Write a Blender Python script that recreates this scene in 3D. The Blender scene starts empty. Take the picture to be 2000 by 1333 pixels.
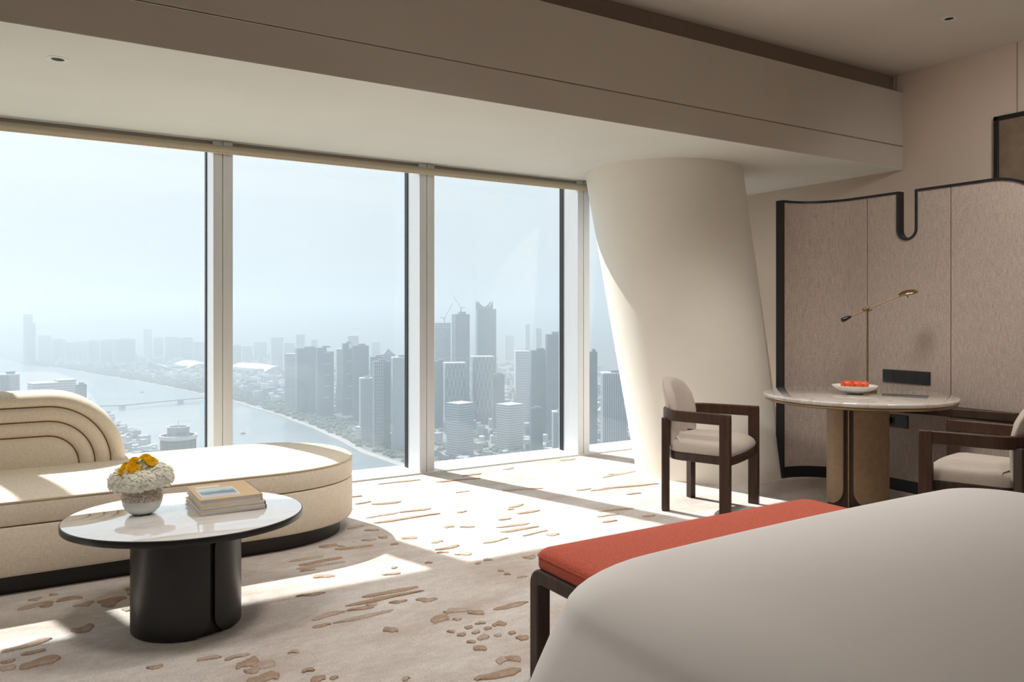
import bpy, bmesh, math, random
from mathutils import Vector, Matrix

# ------------------------------------------------------------------ camera, world, sun, exposure
C = bpy.context.scene.collection
SC = bpy.context.scene
PI = math.pi
R = math.radians

cam_data = bpy.data.cameras.new('camera')
cam_data.sensor_width = 36.0
cam_data.lens = 1530 / 2000 * 36.0
cam_data.shift_y = -(666.5 - 614) / 2000
cam_data.clip_start = 0.05
cam_data.clip_end = 60000
cam = bpy.data.objects.new('camera', cam_data)
C.objects.link(cam)
cam.location = (0, 0, 1.27)
cam.rotation_euler = (R(90), 0, R(-31.75))
SC.camera = cam

SUN_TRAVEL = Vector((0.29, -1.0, -1.10)).normalized()
SUN_STRENGTH = 9.5
SKY_STRENGTH = 0.92
HAZE_DENSITY = 0.00026

vs = SC.view_settings
SC.display_settings.display_device = 'sRGB'
vs.view_transform = 'Standard'
vs.look = 'None'
vs.gamma = 1.0
vs.exposure = 0.0
vs.use_curve_mapping = False
SC.cycles.use_denoising = True
SC.cycles.max_bounces = 10
SC.cycles.diffuse_bounces = 6
SC.cycles.transparent_max_bounces = 16
SC.cycles.caustics_reflective = False
SC.cycles.caustics_refractive = False


def nd(nt, typ, **kw):
    n = nt.nodes.new(typ)
    for k, v in kw.items():
        setattr(n, k, v)
    return n


def make_world():
    w = bpy.data.worlds.new('sky')
    SC.world = w
    w.use_nodes = True
    nt = w.node_tree
    nt.nodes.clear()
    out = nd(nt, 'ShaderNodeOutputWorld')
    bg = nd(nt, 'ShaderNodeBackground')
    bg.inputs['Strength'].default_value = SKY_STRENGTH
    tc = nd(nt, 'ShaderNodeTexCoord')
    sep = nd(nt, 'ShaderNodeSeparateXYZ')
    nt.links.new(tc.outputs['Generated'], sep.inputs[0])
    ramp = nd(nt, 'ShaderNodeValToRGB')          # elevation gradient: haze at the horizon, pale blue above
    nt.links.new(sep.outputs['Z'], ramp.inputs['Fac'])
    cr = ramp.color_ramp
    cr.elements[0].position = 0.0
    cr.elements[0].color = (0.72, 0.79, 0.84, 1)
    cr.elements[1].position = 1.0
    cr.elements[1].color = (0.50, 0.68, 0.95, 1)
    for p, c in ((0.06, (0.78, 0.86, 0.90, 1)), (0.22, (0.84, 0.935, 0.985, 1)), (0.5, (0.76, 0.88, 1.0, 1))):
        e = cr.elements.new(p)
        e.color = c
    # broad aureole round the sun and thin high cloud
    dot = nd(nt, 'ShaderNodeVectorMath', operation='DOT_PRODUCT')
    dot.inputs[1].default_value = tuple(-SUN_TRAVEL)
    nt.links.new(tc.outputs['Generated'], dot.inputs[0])
    cl = nd(nt, 'ShaderNodeMath', operation='MAXIMUM')
    cl.inputs[1].default_value = 0.0
    nt.links.new(dot.outputs['Value'], cl.inputs[0])
    pw = nd(nt, 'ShaderNodeMath', operation='POWER')
    pw.inputs[1].default_value = 4.0
    nt.links.new(cl.outputs[0], pw.inputs[0])
    mp = nd(nt, 'ShaderNodeMapping')
    mp.inputs['Scale'].default_value = (1.5, 1.5, 7.0)
    nt.links.new(tc.outputs['Generated'], mp.inputs[0])
    nz = nd(nt, 'ShaderNodeTexNoise')
    nz.inputs['Scale'].default_value = 1.6
    nz.inputs['Detail'].default_value = 5
    nt.links.new(mp.outputs[0], nz.inputs['Vector'])
    cm = nd(nt, 'ShaderNodeMapRange')
    cm.inputs['From Min'].default_value = 0.48
    cm.inputs['From Max'].default_value = 0.75
    cm.inputs['To Max'].default_value = 0.5
    nt.links.new(nz.outputs['Fac'], cm.inputs['Value'])
    mx = nd(nt, 'ShaderNodeMix', data_type='RGBA')
    nt.links.new(cm.outputs[0], mx.inputs['Factor'])
    nt.links.new(ramp.outputs['Color'], mx.inputs['A'])
    mx.inputs['B'].default_value = (0.90, 0.95, 0.98, 1)
    gl = nd(nt, 'ShaderNodeMix', data_type='RGBA', blend_type='ADD')
    gl.clamp_factor = False
    sc_ = nd(nt, 'ShaderNodeMath', operation='MULTIPLY')
    sc_.inputs[1].default_value = 0.45
    nt.links.new(pw.outputs[0], sc_.inputs[0])
    nt.links.new(sc_.outputs[0], gl.inputs['Factor'])
    nt.links.new(mx.outputs['Result'], gl.inputs['A'])
    gl.inputs['B'].default_value = (1.0, 0.97, 0.92, 1)
    nt.links.new(gl.outputs['Result'], bg.inputs['Color'])
    nt.links.new(bg.outputs[0], out.inputs['Surface'])


make_world()

sun_data = bpy.data.lights.new('sun', 'SUN')
sun_data.energy = SUN_STRENGTH
sun_data.angle = R(0.9)
sun_data.color = (1.0, 0.965, 0.915)
sun = bpy.data.objects.new('sun', sun_data)
C.objects.link(sun)
sun.location = (-30, 100, 110)
sun.rotation_euler = SUN_TRAVEL.to_track_quat('-Z', 'Y').to_euler()

# ------------------------------------------------------------------ materials


def mat(name, col, rough=0.6, metal=0.0, spec=0.5, col2=None, scale=(8, 8, 8), detail=3, bump=0.0, bump_scale=None,
        coat=0.0, lo=0.35, hi=0.65, noise=1.0, sheen=0.0, trans=0.0):
    m = bpy.data.materials.new(name)
    m.use_nodes = True
    nt = m.node_tree
    b = nt.nodes['Principled BSDF']
    b.inputs['Base Color'].default_value = (*col, 1)
    b.inputs['Roughness'].default_value = rough
    b.inputs['Metallic'].default_value = metal
    b.inputs['Specular IOR Level'].default_value = spec
    b.inputs['Coat Weight'].default_value = coat
    b.inputs['Sheen Weight'].default_value = sheen
    if trans:
        b.inputs['Transmission Weight'].default_value = trans
    tc = nd(nt, 'ShaderNodeTexCoord')
    mp = nd(nt, 'ShaderNodeMapping')
    mp.inputs['Scale'].default_value = scale
    nt.links.new(tc.outputs['Object'], mp.inputs[0])
    if col2 is not None:
        nz = nd(nt, 'ShaderNodeTexNoise')
        nz.inputs['Scale'].default_value = noise
        nz.inputs['Detail'].default_value = detail
        nt.links.new(mp.outputs[0], nz.inputs['Vector'])
        mr = nd(nt, 'ShaderNodeMapRange')
        mr.inputs['From Min'].default_value = lo
        mr.inputs['From Max'].default_value = hi
        nt.links.new(nz.outputs['Fac'], mr.inputs['Value'])
        mx = nd(nt, 'ShaderNodeMix', data_type='RGBA')
        mx.inputs['A'].default_value = (*col, 1)
        mx.inputs['B'].default_value = (*col2, 1)
        nt.links.new(mr.outputs[0], mx.inputs['Factor'])
        nt.links.new(mx.outputs['Result'], b.inputs['Base Color'])
    if bump:
        n2 = nd(nt, 'ShaderNodeTexNoise')
        n2.inputs['Scale'].default_value = 1.0
        n2.inputs['Detail'].default_value = 3
        mp2 = nd(nt, 'ShaderNodeMapping')
        mp2.inputs['Scale'].default_value = bump_scale or scale
        nt.links.new(tc.outputs['Object'], mp2.inputs[0])
        nt.links.new(mp2.outputs[0], n2.inputs['Vector'])
        bp = nd(nt, 'ShaderNodeBump')
        bp.inputs['Strength'].default_value = bump
        bp.inputs['Distance'].default_value = 0.01
        nt.links.new(n2.outputs['Fac'], bp.inputs['Height'])
        nt.links.new(bp.outputs[0], b.inputs['Normal'])
    return m


def srgb(r, g, b):
    f = lambda x: (x / 255 / 12.92) if x <= 10 else ((x / 255 + 0.055) / 1.055) ** 2.4
    return (f(r), f(g), f(b))


def weave(name, col, col2, fine=900, rough=0.9, bump=0.25, streak=(60, 60, 700), streak2=(500, 500, 40)):
    """woven cloth: two crossed sets of stretched noise"""
    m = bpy.data.materials.new(name)
    m.use_nodes = True
    nt = m.node_tree
    b = nt.nodes['Principled BSDF']
    b.inputs['Roughness'].default_value = rough
    b.inputs['Specular IOR Level'].default_value = 0.15
    b.inputs['Sheen Weight'].default_value = 0.15
    tc = nd(nt, 'ShaderNodeTexCoord')
    facs = []
    for s in (streak, streak2):
        mp = nd(nt, 'ShaderNodeMapping')
        mp.inputs['Scale'].default_value = s
        nt.links.new(tc.outputs['Object'], mp.inputs[0])
        nz = nd(nt, 'ShaderNodeTexNoise')
        nz.inputs['Scale'].default_value = 1.0
        nz.inputs['Detail'].default_value = 2
        nt.links.new(mp.outputs[0], nz.inputs['Vector'])
        facs.append(nz)
    ad = nd(nt, 'ShaderNodeMath', operation='ADD')
    nt.links.new(facs[0].outputs['Fac'], ad.inputs[0])
    nt.links.new(facs[1].outputs['Fac'], ad.inputs[1])
    mr = nd(nt, 'ShaderNodeMapRange')
    mr.inputs['From Min'].default_value = 0.75
    mr.inputs['From Max'].default_value = 1.25
    nt.links.new(ad.outputs[0], mr.inputs['Value'])
    mx = nd(nt, 'ShaderNodeMix', data_type='RGBA')
    mx.inputs['A'].default_value = (*col, 1)
    mx.inputs['B'].default_value = (*col2, 1)
    nt.links.new(mr.outputs[0], mx.inputs['Factor'])
    nt.links.new(mx.outputs['Result'], b.inputs['Base Color'])
    bp = nd(nt, 'ShaderNodeBump')
    bp.inputs['Strength'].default_value = bump
    bp.inputs['Distance'].default_value = 0.002
    nt.links.new(ad.outputs[0], bp.inputs['Height'])
    nt.links.new(bp.outputs[0], b.inputs['Normal'])
    return m


def marble(name, base, vein, scale=2.2, rough=0.06):
    m = bpy.data.materials.new(name)
    m.use_nodes = True
    nt = m.node_tree
    b = nt.nodes['Principled BSDF']
    b.inputs['Roughness'].default_value = rough
    b.inputs['Coat Weight'].default_value = 1.0
    b.inputs['Coat Roughness'].default_value = 0.01
    tc = nd(nt, 'ShaderNodeTexCoord')
    mp = nd(nt, 'ShaderNodeMapping')
    mp.inputs['Rotation'].default_value = (0, 0, 0.6)
    mp.inputs['Scale'].default_value = (1, 2.2, 1)
    nt.links.new(tc.outputs['Object'], mp.inputs[0])
    nz = nd(nt, 'ShaderNodeTexNoise')
    nz.inputs['Scale'].default_value = scale
    nz.inputs['Detail'].default_value = 8
    nz.inputs['Distortion'].default_value = 1.2
    nt.links.new(mp.outputs[0], nz.inputs['Vector'])
    sub = nd(nt, 'ShaderNodeMath', operation='SUBTRACT')
    sub.inputs[1].default_value = 0.5
    nt.links.new(nz.outputs['Fac'], sub.inputs[0])
    ab = nd(nt, 'ShaderNodeMath', operation='ABSOLUTE')
    nt.links.new(sub.outputs[0], ab.inputs[0])
    mr = nd(nt, 'ShaderNodeMapRange')
    mr.inputs['From Min'].default_value = 0.0
    mr.inputs['From Max'].default_value = 0.05
    nt.links.new(ab.outputs[0], mr.inputs['Value'])
    mx = nd(nt, 'ShaderNodeMix', data_type='RGBA')
    mx.inputs['A'].default_value = (*vein, 1)
    mx.inputs['B'].default_value = (*base, 1)
    nt.links.new(mr.outputs[0], mx.inputs['Factor'])
    nt.links.new(mx.outputs['Result'], b.inputs['Base Color'])
    return m


def glass_mat():
    m = bpy.data.materials.new('window_glass')
    m.use_nodes = True
    nt = m.node_tree
    nt.nodes.clear()
    out = nd(nt, 'ShaderNodeOutputMaterial')
    tr = nd(nt, 'ShaderNodeBsdfTransparent')
    tr.inputs['Color'].default_value = (0.965, 0.98, 0.985, 1)
    gl = nd(nt, 'ShaderNodeBsdfGlossy')
    gl.inputs['Roughness'].default_value = 0.0
    lw = nd(nt, 'ShaderNodeLayerWeight')
    lw.inputs['Blend'].default_value = 0.5
    pw = nd(nt, 'ShaderNodeMath', operation='POWER')
    pw.inputs[1].default_value = 4.0
    nt.links.new(lw.outputs['Facing'], pw.inputs[0])
    ma = nd(nt, 'ShaderNodeMath', operation='MULTIPLY_ADD')
    ma.inputs[1].default_value = 0.8
    ma.inputs[2].default_value = 0.03
    nt.links.new(pw.outputs[0], ma.inputs[0])
    mx = nd(nt, 'ShaderNodeMixShader')
    nt.links.new(ma.outputs[0], mx.inputs[0])
    nt.links.new(tr.outputs[0], mx.inputs[1])
    nt.links.new(gl.outputs[0], mx.inputs[2])
    nt.links.new(mx.outputs[0], out.inputs['Surface'])
    return m


M = {}
M['plaster'] = mat('white_plaster', (0.69, 0.69, 0.635), 0.85, spec=0.2, col2=(0.67, 0.67, 0.615), scale=(2, 2, 2))
M['ceiling'] = mat('ceiling_paint', (0.66, 0.62, 0.56), 0.9, spec=0.2, col2=(0.64, 0.60, 0.54), scale=(2, 2, 2))
M['beam'] = mat('beam_paint', (0.63, 0.585, 0.52), 0.85, spec=0.2, col2=(0.61, 0.565, 0.50), scale=(2, 2, 2))
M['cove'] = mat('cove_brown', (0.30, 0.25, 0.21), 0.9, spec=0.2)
M['wallpaper'] = mat('pink_beige_wallcovering', (0.66, 0.55, 0.46), 0.8, spec=0.25, col2=(0.63, 0.525, 0.44), scale=(3, 3, 3))
M['wall_light'] = mat('side_wall_paint', (0.50, 0.46, 0.40), 0.9, spec=0.2, col2=(0.48, 0.44, 0.38), scale=(2, 2, 2))
M['back_wall'] = mat('taupe_back_wall', (0.27, 0.23, 0.195), 0.85, spec=0.2, col2=(0.25, 0.21, 0.18), scale=(2, 2, 2))
M['column'] = mat('column_cream', (0.87, 0.82, 0.74), 0.55, spec=0.35, col2=(0.85, 0.80, 0.72), scale=(3, 3, 3), bump=0.04, bump_scale=(5, 5, 5))
M['alu'] = mat('mullion_aluminium', (0.74, 0.76, 0.78), 0.42, metal=0.25, spec=0.4, col2=(0.72, 0.74, 0.76), scale=(20, 20, 2))
M['gasket'] = mat('black_gasket', (0.012, 0.012, 0.014), 0.5)
M['sill'] = mat('white_stone_sill', (0.75, 0.75, 0.74), 0.35, col2=(0.72, 0.72, 0.71), scale=(6, 6, 6))
M['blind'] = mat('blind_fabric', (0.42, 0.37, 0.28), 0.8, col2=(0.39, 0.34, 0.26), scale=(60, 400, 400))
M['glass'] = glass_mat()
M['sofa'] = weave('cream_linen', srgb(236, 225, 207), srgb(218, 204, 183), streak=(330, 330, 40), streak2=(80, 80, 380))
M['sofa_seam'] = mat('dark_seam', srgb(120, 100, 76), 0.9)
M['piping'] = mat('cream_piping', srgb(214, 198, 172), 0.85, col2=srgb(200, 184, 158), scale=(200, 200, 200))
M['dark_wood'] = mat('dark_stained_wood', srgb(54, 39, 31), 0.42, spec=0.4, col2=srgb(72, 52, 41), scale=(40, 40, 4), detail=5, bump=0.1, bump_scale=(120, 120, 8))
M['warm_wood'] = mat('walnut_wood', srgb(62, 41, 30), 0.42, spec=0.35, col2=srgb(77, 53, 40), scale=(45, 45, 4), detail=5, bump=0.1, bump_scale=(120, 120, 8))
M['plinth'] = mat('black_plinth', (0.018, 0.014, 0.013), 0.4, col2=(0.025, 0.02, 0.018), scale=(10, 10, 60))
M['black_lacquer'] = mat('black_lacquer', (0.014, 0.013, 0.013), 0.33, spec=0.5, col2=(0.018, 0.017, 0.016), scale=(10, 10, 10))
M['marble_white'] = marble('white_marble', (0.76, 0.75, 0.735), (0.68, 0.665, 0.65), rough=0.015)
M['marble_warm'] = marble('warm_marble', (0.70, 0.66, 0.61), (0.57, 0.51, 0.45), 2.6, rough=0.02)
M['brass'] = mat('aged_brass', (0.38, 0.28, 0.15), 0.38, metal=1.0, col2=(0.30, 0.21, 0.11), scale=(40, 40, 40))
M['bronze_rim'] = mat('bronze_rim', (0.34, 0.24, 0.14), 0.35, metal=0.9)
M['leather'] = mat('tan_leather', srgb(168, 139, 108), 0.55, col2=srgb(158, 129, 99), scale=(30, 30, 30), bump=0.08, bump_scale=(300, 300, 300))
M['chair_cloth'] = weave('grey_beige_wool', srgb(208, 197, 186), srgb(184, 172, 161), streak=(400, 400, 400), streak2=(250, 250, 250))
M['orange'] = weave('rust_orange_wool', srgb(204, 100, 76), srgb(158, 66, 48), streak=(240, 240, 240), streak2=(420, 420, 420))
M['linen'] = mat('white_bed_linen', (0.74, 0.705, 0.68), 0.85, spec=0.2, col2=(0.73, 0.695, 0.67), scale=(1.5, 1.5, 1.5), sheen=0.1)
M['panel_cloth'] = weave('taupe_panel_cloth', srgb(196, 181, 170), srgb(160, 145, 135), streak=(330, 330, 14), streak2=(55, 55, 420), bump=0.15)
M['black_trim'] = mat('black_trim', (0.010, 0.010, 0.011), 0.45)
M['black_plastic'] = mat('black_plastic', (0.012, 0.012, 0.013), 0.3)
M['art'] = mat('bronze_art_panel', (0.20, 0.14, 0.09), 0.6, col2=(0.25, 0.18, 0.12), scale=(14, 14, 14), detail=6)
M['lamp_hole'] = mat('black_aperture', (0.006, 0.006, 0.006), 0.6)
M['fill_lens'] = mat('glowing_fill_lens', (0.9, 0.87, 0.8), 0.4)  # glowing face of the added fill lamps
M['fill_lens'].node_tree.nodes['Principled BSDF'].inputs['Emission Color'].default_value = (1.0, 0.93, 0.86, 1)
M['fill_lens'].node_tree.nodes['Principled BSDF'].inputs['Emission Strength'].default_value = 8.0
M['lamp_trim'] = mat('white_trim_ring', (0.72, 0.71, 0.68), 0.4)
M['ceramic'] = mat('white_ceramic', (0.74, 0.72, 0.69), 0.25, col2=(0.72, 0.70, 0.67), scale=(8, 8, 8))
M['fruit'] = mat('red_fruit_skin', srgb(206, 62, 36), 0.35, col2=srgb(232, 120, 72), scale=(18, 18, 14), detail=2)
M['stalk'] = mat('brown_stalk', (0.08, 0.05, 0.02), 0.7)
M['frost'] = mat('frosted_silver_glass', (0.66, 0.68, 0.66), 0.22, spec=0.7, col2=(0.56, 0.60, 0.58), scale=(12, 12, 40), coat=0.3)
M['mercury'] = mat('mottled_mercury_glass', (0.42, 0.33, 0.27), 0.28, metal=0.35, col2=(0.74, 0.70, 0.66), scale=(160, 160, 160), detail=4, lo=0.5, hi=0.62, bump=0.6, bump_scale=(150, 150, 150))
M['leaf'] = mat('dark_green_leaf', (0.04, 0.09, 0.025), 0.5, col2=(0.07, 0.14, 0.04), scale=(40, 40, 40))
M['stem'] = mat('green_stem', (0.10, 0.18, 0.05), 0.6)
M['book_tan'] = mat('tan_book_cloth', srgb(212, 185, 146), 0.75, col2=srgb(202, 174, 135), scale=(200, 200, 200))
M['book_grey'] = mat('putty_book_cover', srgb(220, 211, 198), 0.6, col2=srgb(212, 202, 188), scale=(40, 40, 40))
M['book_dark'] = mat('dark_spine', srgb(52, 44, 40), 0.6)
M['paper'] = mat('page_block', (0.84, 0.81, 0.78), 0.8, col2=(0.72, 0.69, 0.66), scale=(3, 3, 900), detail=1)
M['label_paper'] = mat('label_paper', (0.72, 0.70, 0.66), 0.7)


def petal_mat(name, col, col2):
    """thin petals: half the light passes through"""
    m = bpy.data.materials.new(name)
    m.use_nodes = True
    nt = m.node_tree
    nt.nodes.clear()
    out = nd(nt, 'ShaderNodeOutputMaterial')
    tc = nd(nt, 'ShaderNodeTexCoord')
    nz = nd(nt, 'ShaderNodeTexNoise')
    nz.inputs['Scale'].default_value = 45
    nt.links.new(tc.outputs['Object'], nz.inputs['Vector'])
    mx = nd(nt, 'ShaderNodeMix', data_type='RGBA')
    mx.inputs['A'].default_value = (*col, 1)
    mx.inputs['B'].default_value = (*col2, 1)
    nt.links.new(nz.outputs['Fac'], mx.inputs['Factor'])
    df = nd(nt, 'ShaderNodeBsdfDiffuse')
    tl = nd(nt, 'ShaderNodeBsdfTranslucent')
    nt.links.new(mx.outputs['Result'], df.inputs['Color'])
    nt.links.new(mx.outputs['Result'], tl.inputs['Color'])
    ms = nd(nt, 'ShaderNodeMixShader')
    ms.inputs[0].default_value = 0.22
    nt.links.new(df.outputs[0], ms.inputs[1])
    nt.links.new(tl.outputs[0], ms.inputs[2])
    nt.links.new(ms.outputs[0], out.inputs['Surface'])
    return m


M['petal_white'] = petal_mat('cream_petal', (0.97, 0.96, 0.90), (0.93, 0.93, 0.82))
M['petal_yellow'] = petal_mat('yellow_petal', (1.0, 0.80, 0.07), (1.0, 0.68, 0.03))


def seascape_mat():
    """flat print on the book cover: pale sky, blue mountains, grey water"""
    m = bpy.data.materials.new('seascape_print')
    m.use_nodes = True
    nt = m.node_tree
    b = nt.nodes['Principled BSDF']
    b.inputs['Roughness'].default_value = 0.3
    tc = nd(nt, 'ShaderNodeTexCoord')
    sep = nd(nt, 'ShaderNodeSeparateXYZ')
    nt.links.new(tc.outputs['Generated'], sep.inputs[0])
    nz = nd(nt, 'ShaderNodeTexNoise')
    nz.inputs['Scale'].default_value = 4
    nz.inputs['Detail'].default_value = 6
    nt.links.new(tc.outputs['Generated'], nz.inputs['Vector'])
    ma = nd(nt, 'ShaderNodeMath', operation='MULTIPLY_ADD')
    ma.inputs[1].default_value = 0.35
    nt.links.new(nz.outputs['Fac'], ma.inputs[0])
    nt.links.new(sep.outputs['Y'], ma.inputs[2])
    rp = nd(nt, 'ShaderNodeValToRGB')
    nt.links.new(ma.outputs[0], rp.inputs['Fac'])
    cr = rp.color_ramp
    cr.elements[0].position = 0.15
    cr.elements[0].color = (0.55, 0.53, 0.56, 1)
    cr.elements[1].position = 1.0
    cr.elements[1].color = (0.55, 0.62, 0.64, 1)
    for p, c in ((0.42, (0.50, 0.49, 0.53, 1)), (0.55, (0.10, 0.19, 0.25, 1)), (0.75, (0.14, 0.26, 0.33, 1)), (0.85, (0.42, 0.52, 0.55, 1))):
        e = cr.elements.new(p)
        e.color = c
    nt.links.new(rp.outputs['Color'], b.inputs['Base Color'])
    return m


M['print'] = seascape_mat()


def carpet_mat(name, a, b_, c):
    m = bpy.data.materials.new(name)
    m.use_nodes = True
    nt = m.node_tree
    b = nt.nodes['Principled BSDF']
    b.inputs['Roughness'].default_value = 1.0
    b.inputs['Specular IOR Level'].default_value = 0.05
    b.inputs['Sheen Weight'].default_value = 0.2
    tc = nd(nt, 'ShaderNodeTexCoord')
    mp = nd(nt, 'ShaderNodeMapping')
    mp.inputs['Scale'].default_value = (1.3, 3.4, 1)
    nt.links.new(tc.outputs['Object'], mp.inputs[0])
    n1 = nd(nt, 'ShaderNodeTexNoise')
    n1.inputs['Scale'].default_value = 1.3
    n1.inputs['Detail'].default_value = 5
    nt.links.new(mp.outputs[0], n1.inputs['Vector'])
    rp = nd(nt, 'ShaderNodeValToRGB')
    cr = rp.color_ramp
    cr.elements[0].position = 0.32
    cr.elements[0].color = (*a, 1)
    cr.elements[1].position = 0.68
    cr.elements[1].color = (*c, 1)
    e = cr.elements.new(0.5)
    e.color = (*b_, 1)
    nt.links.new(n1.outputs['Fac'], rp.inputs['Fac'])
    mp2 = nd(nt, 'ShaderNodeMapping')
    mp2.inputs['Scale'].default_value = (120, 165, 100)
    nt.links.new(tc.outputs['Object'], mp2.inputs[0])
    n2 = nd(nt, 'ShaderNodeTexNoise')
    n2.inputs['Scale'].default_value = 1.0
    n2.inputs['Detail'].default_value = 4
    nt.links.new(mp2.outputs[0], n2.inputs['Vector'])
    mx = nd(nt, 'ShaderNodeMix', data_type='RGBA', blend_type='MULTIPLY')
    mx.inputs['Factor'].default_value = 0.42
    mp3 = nd(nt, 'ShaderNodeMapping')
    mp3.inputs['Scale'].default_value = (15, 27, 20)
    nt.links.new(tc.outputs['Object'], mp3.inputs[0])
    n3 = nd(nt, 'ShaderNodeTexNoise')
    n3.inputs['Scale'].default_value = 1.0
    n3.inputs['Detail'].default_value = 6
    n3.inputs['Roughness'].default_value = 0.7
    nt.links.new(mp3.outputs[0], n3.inputs['Vector'])
    mr3 = nd(nt, 'ShaderNodeMapRange')
    mr3.inputs['From Min'].default_value = 0.3
    mr3.inputs['From Max'].default_value = 0.62
    mr3.inputs['To Min'].default_value = 0.80
    nt.links.new(n3.outputs['Fac'], mr3.inputs['Value'])
    m3 = nd(nt, 'ShaderNodeMix', data_type='RGBA', blend_type='MULTIPLY')
    m3.inputs['Factor'].default_value = 1.0
    nt.links.new(rp.outputs['Color'], m3.inputs['A'])
    nt.links.new(mr3.outputs[0], m3.inputs['B'])
    nt.links.new(m3.outputs['Result'], mx.inputs['A'])
    mr = nd(nt, 'ShaderNodeMapRange')
    mr.inputs['From Min'].default_value = 0.3
    mr.inputs['From Max'].default_value = 0.6
    mr.inputs['To Min'].default_value = 0.45
    nt.links.new(n2.outputs['Fac'], mr.inputs['Value'])
    nt.links.new(mr.outputs[0], mx.inputs['B'])
    nt.links.new(mx.outputs['Result'], b.inputs['Base Color'])
    bp = nd(nt, 'ShaderNodeBump')
    bp.inputs['Strength'].default_value = 0.8
    bp.inputs['Distance'].default_value = 0.006
    nt.links.new(n2.outputs['Fac'], bp.inputs['Height'])
    nt.links.new(bp.outputs[0], b.inputs['Normal'])
    return m


M['carpet'] = carpet_mat('cream_carpet', (0.58, 0.49, 0.43), (0.69, 0.625, 0.57), (0.76, 0.71, 0.66))
M['stroke'] = carpet_mat('tan_pile', (0.40, 0.27, 0.19), (0.47, 0.34, 0.245), (0.54, 0.41, 0.31))
M['stroke2'] = carpet_mat('rose_tan_pile', (0.47, 0.35, 0.27), (0.54, 0.43, 0.35), (0.58, 0.48, 0.39))

# outside
M['tower_glass'] = mat('blue_glass_facade', (0.085, 0.13, 0.15), 0.35, col2=(0.06, 0.10, 0.12), scale=(0.05, 0.05, 0.3))
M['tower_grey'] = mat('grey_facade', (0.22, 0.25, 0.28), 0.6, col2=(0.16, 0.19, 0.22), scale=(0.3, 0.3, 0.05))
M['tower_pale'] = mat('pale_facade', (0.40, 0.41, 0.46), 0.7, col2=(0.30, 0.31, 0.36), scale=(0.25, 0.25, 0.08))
M['tower_white'] = mat('white_concrete', (0.62, 0.63, 0.64), 0.7, col2=(0.55, 0.56, 0.57), scale=(0.1, 0.1, 0.1))
M['roof_white'] = mat('white_metal_roof', (0.80, 0.80, 0.78), 0.5, col2=(0.72, 0.72, 0.70), scale=(0.02, 0.02, 0.02))
M['ground'] = mat('city_ground', (0.17, 0.18, 0.16), 0.95, spec=0.1, col2=(0.30, 0.29, 0.28), scale=(0.012, 0.012, 0.012), detail=10)
M['trees'] = mat('tree_green', (0.09, 0.115, 0.085), 0.95, spec=0.1, col2=(0.13, 0.15, 0.11), scale=(0.05, 0.05, 0.05))
M['road'] = mat('promenade_paving', (0.42, 0.40, 0.38), 0.9, col2=(0.34, 0.33, 0.31), scale=(0.05, 0.05, 0.05))
M['river'] = mat('river_water', (0.20, 0.24, 0.26), 0.28, spec=0.5, col2=(0.24, 0.28, 0.29), scale=(0.004, 0.004, 0.004), detail=6, bump=0.2, bump_scale=(0.03, 0.03, 0.03))
M['steel'] = mat('crane_steel', (0.30, 0.22, 0.12), 0.6)


def haze_mat(dens):
    m = bpy.data.materials.new('city_haze')
    m.use_nodes = True
    nt = m.node_tree
    nt.nodes.clear()
    out = nd(nt, 'ShaderNodeOutputMaterial')
    albedo = (0.65, 0.74, 0.80, 1)
    v = nd(nt, 'ShaderNodeVolumeScatter')
    v.inputs['Color'].default_value = albedo
    v.inputs['Density'].default_value = dens
    v.inputs['Anisotropy'].default_value = 0.35
    ab = nd(nt, 'ShaderNodeVolumeAbsorption')
    ab.inputs['Color'].default_value = albedo
    ab.inputs['Density'].default_value = dens
    ad = nd(nt, 'ShaderNodeAddShader')
    nt.links.new(v.outputs[0], ad.inputs[0])
    nt.links.new(ab.outputs[0], ad.inputs[1])
    nt.links.new(ad.outputs[0], out.inputs['Volume'])
    return m


M['haze'] = haze_mat(HAZE_DENSITY)

# ------------------------------------------------------------------ mesh helpers


def tag(o, label=None, cat=None, group=None, kind=None):
    if label:
        o['label'] = label
    if cat:
        o['category'] = cat
    if group:
        o['group'] = group
    if kind:
        o['kind'] = kind
    return o


def empty(name, loc=(0, 0, 0), rz=0.0, label=None, cat=None, group=None):
    o = bpy.data.objects.new(name, None)
    C.objects.link(o)
    o.location = loc
    o.rotation_euler = (0, 0, rz)
    o.empty_display_size = 0.1
    return tag(o, label, cat, group)


def copy_tree(o, parent=None):
    c = o.copy()
    C.objects.link(c)
    c.parent = parent
    for ch in list(o.children):
        copy_tree(ch, c)
    return c


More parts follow.
